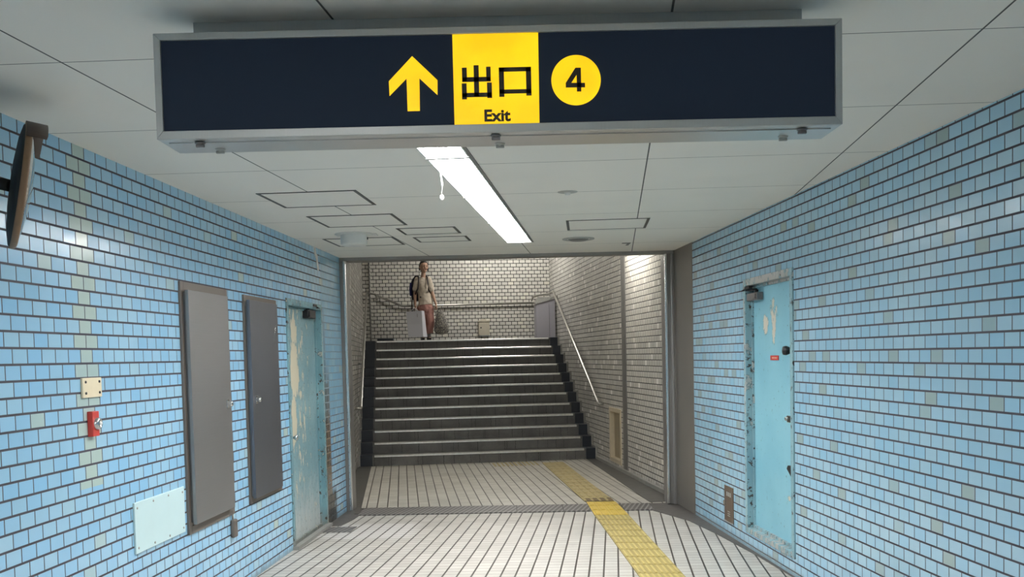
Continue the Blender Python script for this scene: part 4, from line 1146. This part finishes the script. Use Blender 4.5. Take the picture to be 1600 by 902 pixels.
# backpack on the back, showing at the viewer's left
t = thing('backpack', 'dark navy backpack worn by the person on the landing', 'backpack', Matrix.Translation(pp))
bm = bm_new()
loft(bm, [((-.160, .150, .80), .085, .062), ((-.168, .155, .88), .108, .078), ((-.168, .155, 1.02), .108, .076), ((-.150, .150, 1.13), .085, .060), ((-.140, .148, 1.165), .060, .045)], 24)
fused('bag_body', bm, M['backpack'], t, .007, 3)
bm = bm_new(); loft(bm, [((-.255, .120, .86), .028, .035), ((-.262, .122, .95), .026, .045), ((-.255, .124, 1.06), .022, .035)], 14); obj('front_pocket', bm, M['backpack2'], t)
bm = bm_new(); tube(bm, [(-.125, .09, 1.16), (-.100, .02, 1.185), (-.090, -.075, 1.15), (-.088, -.110, 1.05), (-.105, -.112, .95), (-.155, -.05, .87), (-.18, .09, .80)], .013, 8); obj('shoulder_strap', bm, M['strap'], t)
bm = bm_new(); tube(bm, [(.00, .09, 1.16), (.055, .02, 1.185), (.070, -.070, 1.15), (.080, -.105, 1.04), (.090, -.102, .93), (.115, .0, .86), (.03, .10, .80)], .013, 8); obj('shoulder_strap', bm, M['strap'], t)
bm = bm_new(); tube(bm, [(-.235, .09, .80), (-.238, .06, .68), (-.236, .04, .53)], .011, 6); obj('hanging_strap', bm, M['strap'], t)
bm = bm_new(); ellip(bm, (-.060, -.118, .795), (.014, .012, .018), 10, 8); obj('charm', bm, M['strap'], t)
# white paper bag in the hand at the viewer's left
t = thing('paper_bag', 'large white paper shopping bag held in the hand by the backpack', 'shopping bag', Matrix.Translation(pp + Vector((-.15, -.17, .065))))
bm = bm_new()
tb = [(-.172, -.05, .460), (.115, -.075, .475), (.150, .045, .475), (-.140, .06, .46)]
bt = [(-.140, -.06, 0), (.130, -.085, -.0), (.195, .04, 0), (-.10, .06, 0)]
mb = [tuple((Vector(a) * .5 + Vector(c) * .5) * 1.0 + Vector((0, d, 0))) for a, c, d in zip(tb, bt, (.010, .006, -.012, -.008))]
L3 = [[bm.verts.new(p) for p in r] for r in (bt, mb, tb)]
bm.faces.new(L3[0])
for lo, hi in zip(L3, L3[1:]):
    for k in range(4): bm.faces.new((lo[k], lo[(k + 1) % 4], hi[(k + 1) % 4], hi[k]))
bag = obj('bag_body', bm, M['paper'], t)
sd = bag.modifiers.new('solid', 'SOLIDIFY'); sd.thickness = .003; sd.offset = 0
for (p, q2) in (((-.09, -.057, .465), (.03, -.068, .468)), ((-.06, .057, .463), (.06, .05, .468))):
    bm = bm_new()
    tube(bm, [p, (-.045, .035, .522), (-.010, .035, .524), q2], .004, 6); obj('handle', bm, M['paper'], t)
bm = bm_new(); box(bm, .030, .036, -.0735, -.070, .36, .42); obj('print', bm, M['strap'], bag)
# patterned cloth bag in the other hand
t = thing('cloth_bag', 'grey patterned cloth bag held in the hand away from the backpack', 'shopping bag', Matrix.Translation(pp + Vector((.27, -.10, .10))))
bm = bm_new()
loft(bm, [((.045, 0, .060), .135, .060), ((.040, 0, .14), .140, .068), ((.030, 0, .26), .108, .060), ((.018, 0, .38), .070, .040), ((.010, 0, .435), .050, .018)], 26)
fused('bag_body', bm, M['patterned'], t, .007, 2, .02)
for s in (-1, 1):
    bm = bm_new(); tube(bm, [(.012 + s * .04, 0, .425), (-.002 + s * .012, .01, .475), (-.018, .02, .490)], .006, 6); obj('handle', bm, M['patterned'], t)
